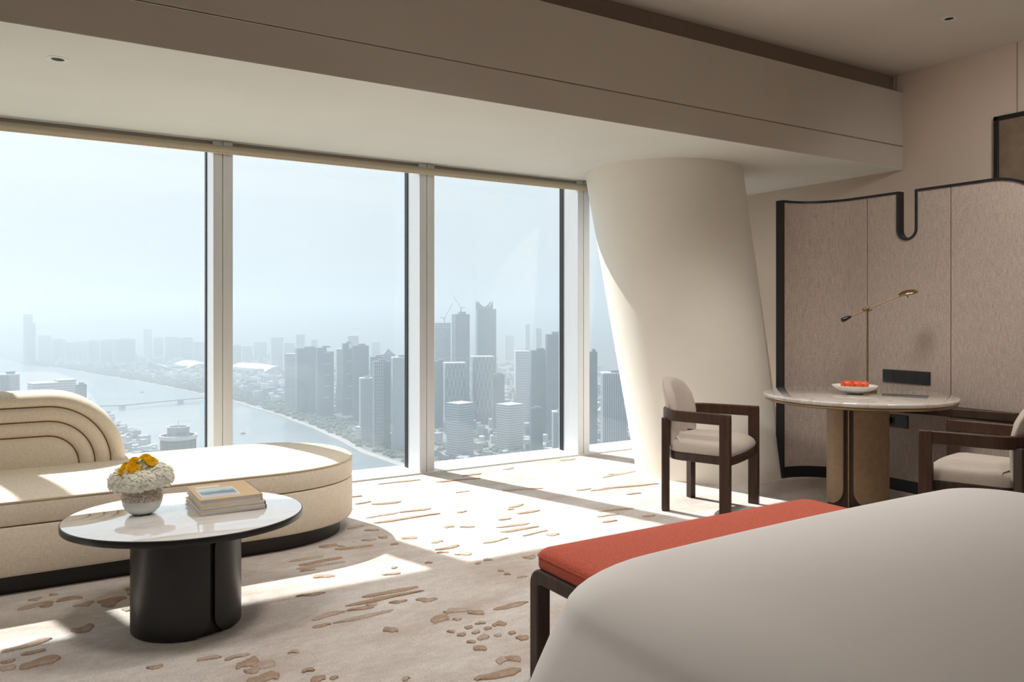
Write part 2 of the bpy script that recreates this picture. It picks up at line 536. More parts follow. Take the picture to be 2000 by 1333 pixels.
class MB:
    """collects shapes; build() links them as ONE mesh object"""

    def __init__(self):
        self.v = []
        self.f = []
        self.xf = None

    def add(self, verts, faces):
        n = len(self.v)
        if self.xf is not None:
            verts = [tuple(self.xf @ Vector(p)) for p in verts]
        self.v.extend([tuple(p) for p in verts])
        self.f.extend([tuple(i + n for i in f) for f in faces])
        return self

    def box(self, c, s, rz=0.0):
        cx, cy, cz = c
        sx, sy, sz = s[0] / 2, s[1] / 2, s[2] / 2
        co, si = math.cos(rz), math.sin(rz)
        vs_ = []
        for z in (-sz, sz):
            for x, y in ((-sx, -sy), (sx, -sy), (sx, sy), (-sx, sy)):
                vs_.append((cx + x * co - y * si, cy + x * si + y * co, cz + z))
        return self.add(vs_, [(3, 2, 1, 0), (4, 5, 6, 7), (0, 1, 5, 4), (1, 2, 6, 5), (2, 3, 7, 6), (3, 0, 4, 7)])

    def bx(self, x0, x1, y0, y1, z0, z1):
        return self.box(((x0 + x1) / 2, (y0 + y1) / 2, (z0 + z1) / 2), (x1 - x0, y1 - y0, z1 - z0))

    def loft(self, loops, cap0=True, cap1=True, closed=True):
        n = len(loops[0])
        vs_ = [p for lp in loops for p in lp]
        fs = []
        for k in range(len(loops) - 1):
            for i in range(n if closed else n - 1):
                j = (i + 1) % n
                fs.append((k * n + i, k * n + j, (k + 1) * n + j, (k + 1) * n + i))
        if cap0:
            fs.append(tuple(reversed(range(n))))
        if cap1:
            fs.append(tuple(range((len(loops) - 1) * n, len(loops) * n)))
        return self.add(vs_, fs)

    def prism(self, poly, z0, z1):
        return self.loft([[(x, y, z0) for x, y in poly], [(x, y, z1) for x, y in poly]])

    def lathe(self, prof, n=48, c=(0, 0, 0), cap0=True, cap1=True):
        loops = []
        for r, z in prof:
            loops.append([(c[0] + r * math.cos(2 * PI * i / n), c[1] + r * math.sin(2 * PI * i / n), c[2] + z) for i in range(n)])
        return self.loft(loops, cap0, cap1)

    def tube(self, path, r, n=10, closed=False, r1=None):
        pts = [Vector(p) for p in path]
        m = len(pts)
        loops = []
        ref = Vector((0, 0, 1))
        for i, p in enumerate(pts):
            if closed:
                t = pts[(i + 1) % m] - pts[i - 1]
            else:
                t = pts[min(i + 1, m - 1)] - pts[max(i - 1, 0)]
            t.normalize()
            a = ref - t * ref.dot(t)
            if a.length < 1e-3:
                a = Vector((1, 0, 0)) - t * t.x
            a.normalize()
            b = t.cross(a)
            rr = r if r1 is None else r + (r1 - r) * i / (m - 1)
            loops.append([tuple(p + (a * math.cos(2 * PI * k / n) + b * math.sin(2 * PI * k / n)) * rr) for k in range(n)])
        if closed:
            loops.append(loops[0])
            return self.loft(loops, False, False)
        return self.loft(loops)

    def bar(self, a, b, w, d=None):
        """square bar from a to b"""
        d = d or w
        a, b = Vector(a), Vector(b)
        t = (b - a).normalized()
        ref = Vector((0, 0, 1)) if abs(t.z) < 0.9 else Vector((1, 0, 0))
        s = t.cross(ref).normalized()
        u = s.cross(t)
        lp = lambda p: [tuple(p + s * (x * w / 2) + u * (y * d / 2)) for x, y in ((-1, -1), (1, -1), (1, 1), (-1, 1))]
        return self.loft([lp(a), lp(b)])

    def build(self, name, m, parent=None, smooth=None, bevel=0.0, seg=2, loc=None):
        me = bpy.data.meshes.new(name)
        me.from_pydata(self.v, [], self.f)
        me.validate()
        bm = bmesh.new()
        bm.from_mesh(me)
        bmesh.ops.remove_doubles(bm, verts=bm.verts, dist=1e-6)
        bmesh.ops.recalc_face_normals(bm, faces=bm.faces)
        bm.to_mesh(me)
        bm.free()
        o = bpy.data.objects.new(name, me)
        C.objects.link(o)
        me.materials.append(m)
        if bevel:
            bv = o.modifiers.new('bevel', 'BEVEL')
            bv.width = bevel
            bv.segments = seg
            bv.limit_method = 'ANGLE'
            bv.angle_limit = R(40)
            me.polygons.foreach_set('use_smooth', [True] * len(me.polygons))
            me.set_sharp_from_angle(angle=R(50))
            bv.harden_normals = False
        elif smooth:
            me.polygons.foreach_set('use_smooth', [True] * len(me.polygons))
            me.set_sharp_from_angle(angle=R(smooth))
        if parent is not None:
            o.parent = parent
        if loc is not None:
            o.location = loc
        return o


def struct(o, label, cat):
    o['kind'] = 'structure'
    o['label'] = label
    o['category'] = cat
    return o


def rrect(x0, x1, y0, y1, r, n=8):
    """rounded rectangle outline, counter-clockwise"""
    pts = []
    for cx, cy, a0 in ((x1 - r, y1 - r, 0), (x0 + r, y1 - r, 90), (x0 + r, y0 + r, 180), (x1 - r, y0 + r, 270)):
        for i in range(n + 1):
            a = R(a0 + 90 * i / n)
            pts.append((cx + r * math.cos(a), cy + r * math.sin(a)))
    return pts


def inset_poly(poly, d):
    """offset a smooth counter-clockwise outline inwards by d"""
    n = len(poly)
    out = []
    for i in range(n):
        x0, y0 = poly[i - 1]
        x1, y1 = poly[(i + 1) % n]
        tx, ty = x1 - x0, y1 - y0
        l = math.hypot(tx, ty) or 1
        out.append((poly[i][0] - ty / l * d, poly[i][1] + tx / l * d))
    return out


# ------------------------------------------------------------------ the room shell
XL, XR, YB, YW = -5.0, 6.18, -2.6, 5.93       # left wall, right wall, back wall, glass plane
ZC, ZS = 3.265, 2.47                          # main ceiling, dropped soffit by the window
YBEAM = 3.82

floor = struct(MB().bx(XL, XR, YB, 5.66, -0.06, 0.0).build('floor', M['carpet']), 'cream hand-tufted carpet with tan brush strokes, wall to wall', 'floor')

STROKES = [(1.23,4.01,0.091,0.02,-0.02),(1.51,4.07,0.106,0.02,-0.29),(1.28,3.93,0.117,0.02,-0.03),(1.26,3.87,0.127,0.02,-0.07),(1.18,3.83,0.039,0.016,-0.15),(1.4,4.17,0.052,0.026,-0.3),(1.46,4.13,0.022,0.016,-0.3),(1.41,3.33,0.138,0.02,-0.04),(1.36,3.27,0.19,0.02,-0.07),(1.08,3.21,0.08,0.026,0.09),(1.22,3.21,0.06,0.016,-0.15),(1.02,3.12,0.039,0.016,-0.19),(1.2,3.12,0.137,0.02,0.03),(1.39,3.2,0.043,0.016,-0.21),(1.51,3.16,0.05,0.026,-1.39),(1.28,3.23,0.026,0.016,0.02),(1.24,2.93,0.031,0.026,-0.62),(1.46,2.93,0.04,0.04,-0.98),(1.57,2.97,0.054,0.026,-1.3),(1.62,2.91,0.035,0.026,-0.4),(1.52,2.98,0.018,0.016,-0.75),(1.52,2.89,0.019,0.016,-0.58),(1.79,2.9,0.09,0.026,-0.15),(1.52,2.79,0.018,0.016,-0.44),(1.58,2.8,0.024,0.016,-0.64),(1.58,2.74,0.017,0.016,-0.68),(1.64,2.75,0.032,0.026,-0.44),(1.52,2.73,0.019,0.016,-0.3),(1.44,2.79,0.016,0.016,-0.13),(1.46,2.74,0.019,0.016,-0.56),(1.52,2.67,0.026,0.026,-0.64),(1.46,2.66,0.018,0.016,-0.28),(1.46,2.59,0.026,0.026,-0.67),(1.58,2.66,0.016,0.016,-0.9),(1.64,2.65,0.016,0.016,-0.79),(1.65,2.59,0.027,0.026,-0.75),(1.48,2.46,0.026,0.026,-0.44),(1.52,2.45,0.029,0.026,-1.33),(1.41,2.37,0.092,0.026,-0.15),(0.73,2.88,0.04,0.04,-0.68),(0.71,2.77,0.043,0.04,-0.77),(0.85,2.75,0.023,0.016,-1.33),(0.85,2.93,0.022,0.016,-0.64),(0.86,2.67,0.026,0.026,-0.62),(0.91,2.65,0.016,0.016,-0.55),(1.12,2.51,0.016,0.016,-0.09),(1.09,3.49,0.067,0.016,-0.2),(1.22,3.7,0.053,0.026,-0.27),(1.51,3.56,0.047,0.016,-0.39),(1.56,3.64,0.016,0.016,-0.43),(1.84,4.08,0.046,0.026,-0.25),(1.94,3.93,0.038,0.026,-0.18),(1.94,3.8,0.077,0.019,0.06),(1.88,3.74,0.033,0.016,-0.34),(1.96,3.66,0.047,0.026,-0.28),(2.14,4.17,0.033,0.026,-0.55),(2.23,4.11,0.045,0.016,-1.09),(2.23,3.78,0.089,0.02,0.04),(2.48,3.99,0.116,0.02,-0.11),(2.47,3.9,0.133,0.02,-0.13),(2.5,3.79,0.097,0.02,0.17),(2.57,3.71,0.044,0.026,-1.35),(2.51,4.14,0.046,0.016,-0.29),(2.75,4.39,0.066,0.026,0.13),(2.67,4.33,0.02,0.016,-0.3),(2.73,4.21,0.088,0.02,-0.1),(2.64,4.94,0.056,0.016,-0.07),(2.37,4.44,0.036,0.016,-0.1),(2.05,4.91,0.103,0.026,-0.28),(1.9,4.63,0.118,0.026,0.01),(2.13,4.63,0.112,0.02,-0.07),(2.01,4.48,0.228,0.02,-0.07),(1.66,4.45,0.056,0.016,0.09),(1.92,5,0.06,0.016,0.3),(1.93,5.2,0.056,0.016,-0.28),(3.04,4.78,0.162,0.02,-0.86),(2.8,5.3,0.184,0.02,-0.25),(2.39,5.48,0.176,0.02,-0.13),(3.36,5.48,0.063,0.026,0.18),(2.98,5.42,0.088,0.02,-0.09),(3.59,4.48,0.158,0.02,-0.02),(3.99,4.83,0.201,0.02,0.24),(3.78,4.45,0.248,0.02,-0.26),(3.64,4.25,0.062,0.016,-0.3),(3.11,3.88,0.084,0.02,-0.25),(3.03,3.76,0.054,0.016,-0.29),(3.32,3.73,0.045,0.016,-0.83),(4,5.54,0.077,0.018,-0.24),(3.24,3.96,0.13,0.02,-0.41),(3.42,4.54,0.064,0.016,-0.24),(3.98,4.86,0.081,0.019,-0.04),(1.72,4.17,0.026,0.026,-0.1),(1.72,4.34,0.045,0.016,-0.8),(1.63,4.16,0.043,0.016,-0.27),(1.74,3.62,0.021,0.016,-0.4),(1.95,3.48,0.016,0.016,-0.46),(2.02,3.5,0.023,0.016,-0.11),(1.99,3.32,0.016,0.016,-0.57),(1.99,3.26,0.017,0.016,-0.45),(2.03,3.19,0.028,0.016,-0.34),(2.23,3.43,0.037,0.026,-0.05),(1.72,4.01,0.023,0.016,-0.72),(0.03,3.99,0.07,0.026,0.19),(0.03,4.08,0.028,0.016,0.32),(0.07,3.96,0.026,0.016,0.06),(0.21,3.9,0.043,0.026,0.24),(0.32,3.89,0.059,0.026,-0.29),(0.31,3.85,0.04,0.04,0.57),(0.37,3.74,0.026,0.026,0.03),(0.41,3.99,0.026,0.026,0.31),(0.19,3.6,0.043,0.04,0.13),(-0,3.53,0.087,0.026,0.27),(0.02,3.44,0.041,0.016,0.2),(-0.06,3.4,0.024,0.016,0.04),(-0.06,3.34,0.026,0.026,0.25),(0.04,3.33,0.066,0.04,0.03),(0.39,3.07,0.029,0.016,-0.21),(0.66,3,0.046,0.016,0.17),(0.68,2.92,0.04,0.04,-0.76),(0.68,2.86,0.026,0.026,0.03),(0.57,3.04,0.043,0.016,-0.86),(0.1,4.1,0.018,0.016,-0.28),(0.16,4,0.052,0.026,-0.04),(0.4,3.93,0.016,0.016,-0.08),(0.67,2.78,0.026,0.026,-0.91)]


def stroke_mesh(hl, hw, seed):
    rg = random.Random(seed)
    n = 34
    ph = [rg.uniform(0, 6.28) for _ in range(4)]
    lo, hi = [], []
    mid = []
    pointy = rg.random() < 0.35
    for i in range(n):
        a = 2 * PI * i / n
        ca, sa = math.cos(a), math.sin(a)
        e = 0.55 if not pointy else 1.0
        x = math.copysign(abs(ca) ** e, ca) * hl
        y = math.copysign(abs(sa) ** (0.9 if not pointy else 1.2), sa) * hw
        k = 1 + 0.18 * math.sin(3 * a + ph[0]) + 0.14 * math.sin(5 * a + ph[1]) + 0.09 * math.sin(9 * a + ph[3]) + rg.uniform(-0.08, 0.08)
        y *= k
        y += hw * 0.35 * math.sin(x / max(hl, 0.01) * 2.2 + ph[2])
        lo.append((x, y, 0.0))
        mid.append((x * 0.985, y - math.copysign(min(0.002, abs(y)), y), 0.0028 + 0.0012 * ((seed * 37) % 11) / 11))
        hi.append((x * 0.94, y * 0.80, 0.0042 + 0.0018 * ((seed * 37) % 11) / 11))
    mb = MB()
    mb.loft([lo, mid, hi], cap0=False)
    return mb


for i, (x, y, hl, hw, a) in enumerate(STROKES):
    a = max(-0.5, min(0.5, a)) * 0.7 + 0.02
    o = stroke_mesh(hl, hw * 0.9, i).build('tuft_stroke', M['stroke' if (i * 7) % 3 else 'stroke2'], floor, smooth=60)
    o.location = (x, y, 0)
    o.rotation_euler = (0, 0, a)

struct(MB().bx(XR, XR + 0.12, YB, 6.05, 0, ZC + 0.1).build('wall_right', M['wallpaper']), 'pinkish beige wall behind the taupe fabric screen', 'wall')
struct(MB().bx(XL, XR + 0.12, YB - 0.12, YB, 0, ZC + 0.1).build('wall_back', M['wall_light']), 'plain light wall behind the bed', 'wall')
struct(MB().bx(XL - 0.12, XL, YB, 6.05, 0, ZC + 0.1).build('wall_left', M['wall_light']), 'plain light wall at the far end of the window front', 'wall')
# vertical joint cover strips of the wall covering
for k, y in enumerate((2.938, 3.88)):
    struct(MB().bx(XR - 0.003, XR + 0.01, y - 0.003, y + 0.003, 2.2 if k == 0 else 3.12, ZC).build('trim_%d' % (k + 1), M['cove']),
           ('thin vertical joint in the pink beige wall above the framed panel', 'thin vertical wall joint beside the beam end')[k], 'trim')
# ceiling with its shadow step above the beam
struct(MB().bx(XL, XR, YB, YBEAM + 0.11, ZC, ZC + 0.1).build('ceiling', M['ceiling']), 'main painted ceiling above the bed', 'ceiling')
beam = struct(MB().bx(XL, XR, YBEAM, YBEAM + 0.11, 2.664, 3.11).bx(XL, XR, YBEAM + 0.11, 5.75, ZS + 0.05, ZC + 0.1).build('ceiling_beam', M['beam'], bevel=0.002, seg=1),
              'wide boxed beam across the room above the window bay', 'beam')
MB().bx(XL, XR, YBEAM, YBEAM + 0.11, ZS + 0.001, 2.657).build('lower_fascia', M['beam'], beam, bevel=0.002, seg=1)
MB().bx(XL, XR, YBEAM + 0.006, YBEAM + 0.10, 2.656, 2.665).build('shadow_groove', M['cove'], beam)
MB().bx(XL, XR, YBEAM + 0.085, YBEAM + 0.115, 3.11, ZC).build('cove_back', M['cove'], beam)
MB().bx(XL, XR, YBEAM + 0.02, 5.75, ZS, ZS + 0.055).build('soffit', M['plaster'], beam)
MB().bx(XL, XR, YBEAM + 0.0, YBEAM + 0.018, ZS - 0.003, ZS + 0.002).build('edge_bead', M['plaster'], beam)
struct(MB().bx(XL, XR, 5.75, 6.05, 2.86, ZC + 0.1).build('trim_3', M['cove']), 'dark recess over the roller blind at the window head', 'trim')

# round leaning column
cb, ct = Vector((4.74, 4.604, 0)), Vector((4.591, 4.988, ZS))
loops = []
for k in range(13):
    t = k / 12
    c = cb.lerp(ct, t)
    r = 0.590 + (0.655 - 0.590) * t
    loops.append([(c.x + r * math.cos(2 * PI * i / 96), c.y + r * math.sin(2 * PI * i / 96), c.z) for i in range(96)])
struct(MB().loft(loops).build('column', M['column'], smooth=40), 'massive cream leaning round column by the window', 'column')

# window front: panes between deep mullions
MX = [1.155 + 1.558 * k for k in range(-4, 4)]
edges = [XL] + MX[:-1] + [5.62]
MX = MX[:-1]
struct(MB().bx(5.62, XR + 0.12, 5.80, 6.05, 0.0, 2.9).build('sun_block_wall', M['wall_light']), 'unseen solid wall behind the column, added to keep sun off the side wall', 'wall')  # added out of sight to stop sun reaching the side wall
wnames = ['far end window, out of sight', 'window beyond the left of the sofa, second bay', 'window beyond the left of the sofa, first bay',
          'window bay behind the far end of the sofa', 'wide window behind the sofa back', 'window behind the sofa foot, with the river bank',
          'window with the skyscrapers between two mullions', 'narrow visible window beside the round column']
for k in range(len(edges) - 1):
    x0, x1 = edges[k], edges[k + 1]
    w = struct(MB().bx(x0, x1, YW - 0.03, YW + 0.03, 2.80, 2.90).build('window_%d' % (k + 1), M['alu']), wnames[k], 'window')
    MB().bx(x0 + 0.05, x1 - 0.05, YW - 0.006, YW + 0.006, 0.0, 2.82).build('pane', M['glass'], w)
    if k < len(MX):
        m = MB().bx(x1 - 0.065, x1 - 0.005, 5.67, YW + 0.04, 0.0, 2.86).bx(x1 - 0.001, x1 + 0.065, 5.67, YW + 0.04, 0.0, 2.86)
        m.bx(x1 - 0.006, x1, 5.68, YW, 0.0, 2.86)
        mo = m.build('mullion', M['alu'], w, bevel=0.003)
        MB().bx(x1 - 0.071, x1 - 0.065, YW - 0.035, YW + 0.02, 0.0, 2.84).build('gasket', M['gasket'], mo)
struct(MB().bx(XL, XR, 5.655, YW + 0.1, -0.06, 0.012).build('trim_4', M['sill'], bevel=0.003), 'white stone sill strip along the foot of the glass', 'sill')
bl = empty('roller_blind', (0, 5.645, 2.41), 0, 'rolled-up beige roller blind along the window head', 'blind')
MB().tube([(XL + 0.02, 0, 0), (XR - 0.02, 0, 0)], 0.024, 20).build('blind_roll', M['blind'], bl, smooth=40)
MB().bx(XL + 0.02, XR - 0.02, -0.008, 0.008, -0.032, -0.014).build('bottom_bar', M['piping'], bl)
MB().bx(XL + 0.02, XR - 0.02, 0.055, 0.105, 0.028, 0.0595).build('dark_gap_strip', M['cove'], bl)  # dark strip added to stand for the shaded gap above the roll

# recessed downlights: two in view (off), the lit ones are added fill, unseen
FILL_W = 110.0


def downlight(p, lab, on, k=1.0, aim=(0, 0, -1)):
    d = empty('downlight', p, 0, lab, 'ceiling light')
    MB().lathe([(0.027, -0.001), (0.029, -0.004), (0.046, -0.003), (0.048, 0.0)], 32, cap0=False, cap1=False).build('trim_ring', M['lamp_trim'], d, smooth=40)
    MB().lathe([(0.028, -0.002), (0.02, -0.0012)], 24, cap0=False).build('aperture', M['fill_lens' if on else 'lamp_hole'], d)
    if on:  # spot belongs only to the added fill lamps
        L = bpy.data.lights.new('fill_lamp', 'SPOT')
        L.energy = FILL_W * k
        L.color = (1.0, 0.945, 0.895)
        L.spot_size = R(112)
        L.spot_blend = 1.0
        L.shadow_soft_size = 0.25
        lo_ = bpy.data.objects.new('fill_lamp', L)
        C.objects.link(lo_)
        lo_.location = (p[0], p[1], p[2] - 0.26)
        lo_.rotation_euler = Vector(aim).to_track_quat('-Z', 'Y').to_euler()


downlight((0.122, 4.251, ZS), 'small round downlight in the pale window soffit', False)
downlight((5.285, 2.94, ZC), 'small round downlight in the main ceiling over the armchair', False)
# added fill lamps, unseen: a row before the beam, one facing the screen
for lx, k, nm in ((-1.7, 0.6, 'farthest from the screen'), (0.1, 0.7, 'above the coffee table'), (1.9, 1.45, 'above the end of the bench'), (3.7, 1.45, 'above the armchair by the column')):
    downlight((lx, 2.85, ZC), 'added fill light in the ceiling, unseen, %s' % nm, True, k)
downlight((4.3, 1.35, ZC), 'added unseen fill light in the ceiling, aimed at the fabric screen', True, 1.2, (0.75, 0.42, -0.75))

# ------------------------------------------------------------------ sofa
sofa = empty('chaise_sofa', (0, 0, 0), 0, 'cream linen chaise sofa with rounded end and arched channelled back', 'sofa')


def sofa_outline(front=4.155, back=5.21, end=1.68, n=26):
    cx, cy = end - 0.62, (front + back) / 2
    b = (back - front) / 2
    pts = []
    for i in range(n + 1):
        a = -PI / 2 + PI * i / n
        ca, sa = math.cos(a), math.sin(a)
        pts.append((cx + 0.62 * abs(ca) ** 0.86, cy + b * math.copysign(abs(sa) ** 0.86, sa)))
    lx = -1.75
    for i in range(9):
        a = R(90 + 90 * i / 8)
        pts.append((lx + 0.2 + 0.2 * math.cos(a), back - 0.2 + 0.2 * math.sin(a)))
    for i in range(9):
        a = R(180 + 90 * i / 8)
        pts.append((lx + 0.2 + 0.2 * math.cos(a), front + 0.2 + 0.2 * math.sin(a)))
    m = 12
    x0, x1 = lx + 0.2, cx
    for i in range(1, m):
        pts.append((x0 + (x1 - x0) * i / m, front))
    return pts


OUT = sofa_outline()
at = lambda d, z: [(x, y, z) for x, y in inset_poly(OUT, d)]
MB().loft([at(0.07, 0.0), at(0.07, 0.095)]).build('plinth', M['plinth'], sofa, smooth=40)
MB().loft([at(0.02, 0.09), at(0.006, 0.094), at(0.0, 0.105), at(0.0, 0.305), at(0.006, 0.314), at(0.02, 0.318)]).build('base', M['sofa'], sofa, smooth=50)
MB().loft([at(0.012, 0.312), at(0.012, 0.325)]).build('seam', M['sofa_seam'], sofa, smooth=50)
MB().loft([at(0.02, 0.319), at(0.004, 0.322), at(0.0, 0.33), at(0.0, 0.412), at(0.006, 0.424), at(0.02, 0.43), at(0.06, 0.438), at(0.14, 0.446),
           at(0.26, 0.452), at(0.40, 0.455)]).build('seat_cushion', M['sofa'], sofa, smooth=50)
MB().tube(at(0.004, 0.426), 0.0055, 8, closed=True).build('piping', M['piping'], sofa, smooth=60)


# backrest: nested arched channels
def arch(ins, xr=0.475, xl=-1.6, zt=0.843, z0=0.40, r=0.39, n=18):
    xr -= ins
    xl += ins
    zt -= ins
    r = max(r - ins, 0.06)
    p = [(xr, z0), (xr, (z0 + zt - r) / 2)]
    p += [(xr - r + r * math.cos(R(90 * i / n)), zt - r + r * math.sin(R(90 * i / n))) for i in range(n + 1)]
    p += [(xr - r + (xl - xr + 2 * r) * i / 8, zt) for i in range(1, 8)]
    p += [(xl + r - r * math.sin(R(90 * i / n)), zt - r + r * math.cos(R(90 * i / n))) for i in range(n + 1)]
    p += [(xl, (z0 + zt - r) / 2), (xl, z0)]
    return p


def tilt(z):
    return (z - 0.44) * 0.20


def back_loop(ins, depth):
    return [(x, 4.905 - depth + tilt(z), z) for x, z in arch(ins)]


backrest = None
W_ = 0.078
loops = []
# rear face to front, then first channel
rear = [(x, 5.145 + tilt(z) * 0.4, z) for x, z in arch(0.03)]
rear2 = [(x, 5.12 + tilt(z) * 0.5, z) for x, z in arch(0.0)]
loops = [rear, rear2]
for k in range(4):
    steps = 7 if k < 3 else 9
    w = W_ if k < 3 else 0.14
    for i in range(steps):
        t = i / (steps - 1)
        if k == 0:
            dep = 0.034 * math.sqrt(max(0.0, 1 - (2 * t - 1) ** 2)) if t > 0.5 else 0.034 * math.sqrt(max(0.0, 1 - (1 - 2 * t) ** 2))
            dep -= 0.03 * (1 - t) ** 3
        elif k < 3:
            dep = 0.030 * math.sqrt(max(0.0, 1 - (2 * t - 1) ** 2))
        else:
            dep = 0.034 * math.sqrt(max(0.0, 1 - (1 - min(t, 1)) ** 2))
        ins = W_ * k + w * t
        if k < 3:
            ins = W_ * k + w * (t * 0.98 + 0.01)
        loops.append(back_loop(ins, dep))
bm_ = MB().loft(loops, cap0=True, cap1=True)
backrest = bm_.build('backrest', M['sofa'], sofa, smooth=60)
for k in range(1, 4):
    MB().tube([(x, 4.903 + tilt(z), z) for x, z in arch(W_ * k)], 0.0045, 6).build('channel_seam', M['sofa_seam'], backrest, smooth=60)


# ------------------------------------------------------------------ pedestal tables
def shell(rx, a0, a1, z0, z1, rb, rt, th, n=40, ry=None):
    """curved slab over angles a0..a1 with rounded corners (radius rb below, rt above)"""
    ry = ry or rx
    L = (a1 - a0) * rx
    us = []
    for i in range(n + 1):
        t = i / n
        us.append(0.5 - 0.5 * math.cos(PI * t))
    mb = MB()
    outer_lo, outer_hi, inner_lo, inner_hi = [], [], [], []
    for u in us:
        s = u * L
        e = min(s, L - s)

        def corner(r):
            return r - math.sqrt(max(0.0, r * r - (r - e) ** 2)) if e < r else 0.0
        lo = z0 + corner(rb)
        hi = z1 - corner(rt)
        a = a0 + (a1 - a0) * u
        ca, sa = math.cos(a), math.sin(a)
        outer_lo.append((rx * ca, ry * sa, lo))
        outer_hi.append((rx * ca, ry * sa, hi))
        inner_lo.append(((rx - th) * ca, (ry - th) * sa, lo))
        inner_hi.append(((rx - th) * ca, (ry - th) * sa, hi))
    rings = [outer_lo, outer_hi, inner_hi, inner_lo, outer_lo]
    mb.loft(rings, cap0=False, cap1=False, closed=False)
    m = len(us)
    for i in (0, m - 1):
        mb.add([outer_lo[i], outer_hi[i], inner_hi[i], inner_lo[i]], [(0, 1, 2, 3)])
    return mb


def ellipse(a, b, rot, n=96):
    return [(a * math.cos(2 * PI * i / n) * math.cos(rot) - b * math.sin(2 * PI * i / n) * math.sin(rot),
             a * math.cos(2 * PI * i / n) * math.sin(rot) + b * math.sin(2 * PI * i / n) * math.cos(rot)) for i in range(n)]


ct_ = empty('coffee_table', (0.565, 3.495, 0), 0, 'oval coffee table with white marble top and black curved pedestal', 'table')
el = lambda k, z: [(x, y, z) for x, y in inset_poly(ellipse(0.469, 0.4145, -0.39), k)]
MB().loft([el(0.03, 0.412), el(0.004, 0.4125), el(0.0008, 0.414), el(0.0, 0.417), el(0.0, 0.4365), el(0.0015, 0.439), el(0.004, 0.4395), el(0.012, 0.4385)]).build('rim', M['black_lacquer'], ct_, smooth=50)
MB().loft([el(0.0045, 0.425), el(0.0045, 0.4396), el(0.0055, 0.4401)]).build('marble_top', M['marble_white'], ct_, smooth=30)
phi = math.atan2(-3.45, -0.56)
g = phi + R(26)
gap = 0.05
for nm, a0, a1 in (('front', g + gap, g + PI - gap), ('back', g - PI + gap, g - gap)):
    o = shell(0.212, a0, a1, 0.003, 0.413, 0.07, 0.07, 0.02).build('curved_leg', M['black_lacquer'], ct_, smooth=40)
    o.location = (-0.005, -0.045, 0)
MB().lathe([(0.192, 0.0), (0.192, 0.412)], 64, (-0.005, -0.045, 0)).build('core', M['plinth'], ct_, smooth=40)

dt = empty('dining_table', (4.597, 3.153, 0), 0, 'round table with warm marble top and tan leather pedestal', 'table')
MB().lathe([(0.555, 0.722), (0.578, 0.7235), (0.584, 0.729), (0.585, 0.742), (0.582, 0.748), (0.576, 0.750)], 128).build('marble_top', M['marble_warm'], dt, smooth=50)
MB().lathe([(0.50, 0.700), (0.560, 0.702), (0.572, 0.707), (0.574, 0.714), (0.568, 0.7225)], 128).build('rim', M['bronze_rim'], dt, smooth=50)
phi = math.atan2(-3.153, -4.597)
g = phi - R(17)
gap = 0.17
for a0, a1 in ((g + gap, g + PI - gap), (g - PI + gap, g - gap)):
    shell(0.188, a0, a1, 0.05, 0.701, 0.105, 0.012, 0.018).build('curved_leg', M['leather'], dt, smooth=40)
MB().lathe([(0.182, 0.0), (0.182, 0.022), (0.172, 0.026), (0.170, 0.7)], 64).build('core', M['dark_wood'], dt, smooth=40)
for gg in (g, g + PI):
    MB().box((0.1725 * math.cos(gg), 0.1725 * math.sin(gg), 0.36), (0.012, 0.007, 0.66), gg).build('brass_strip', M['brass'], dt)


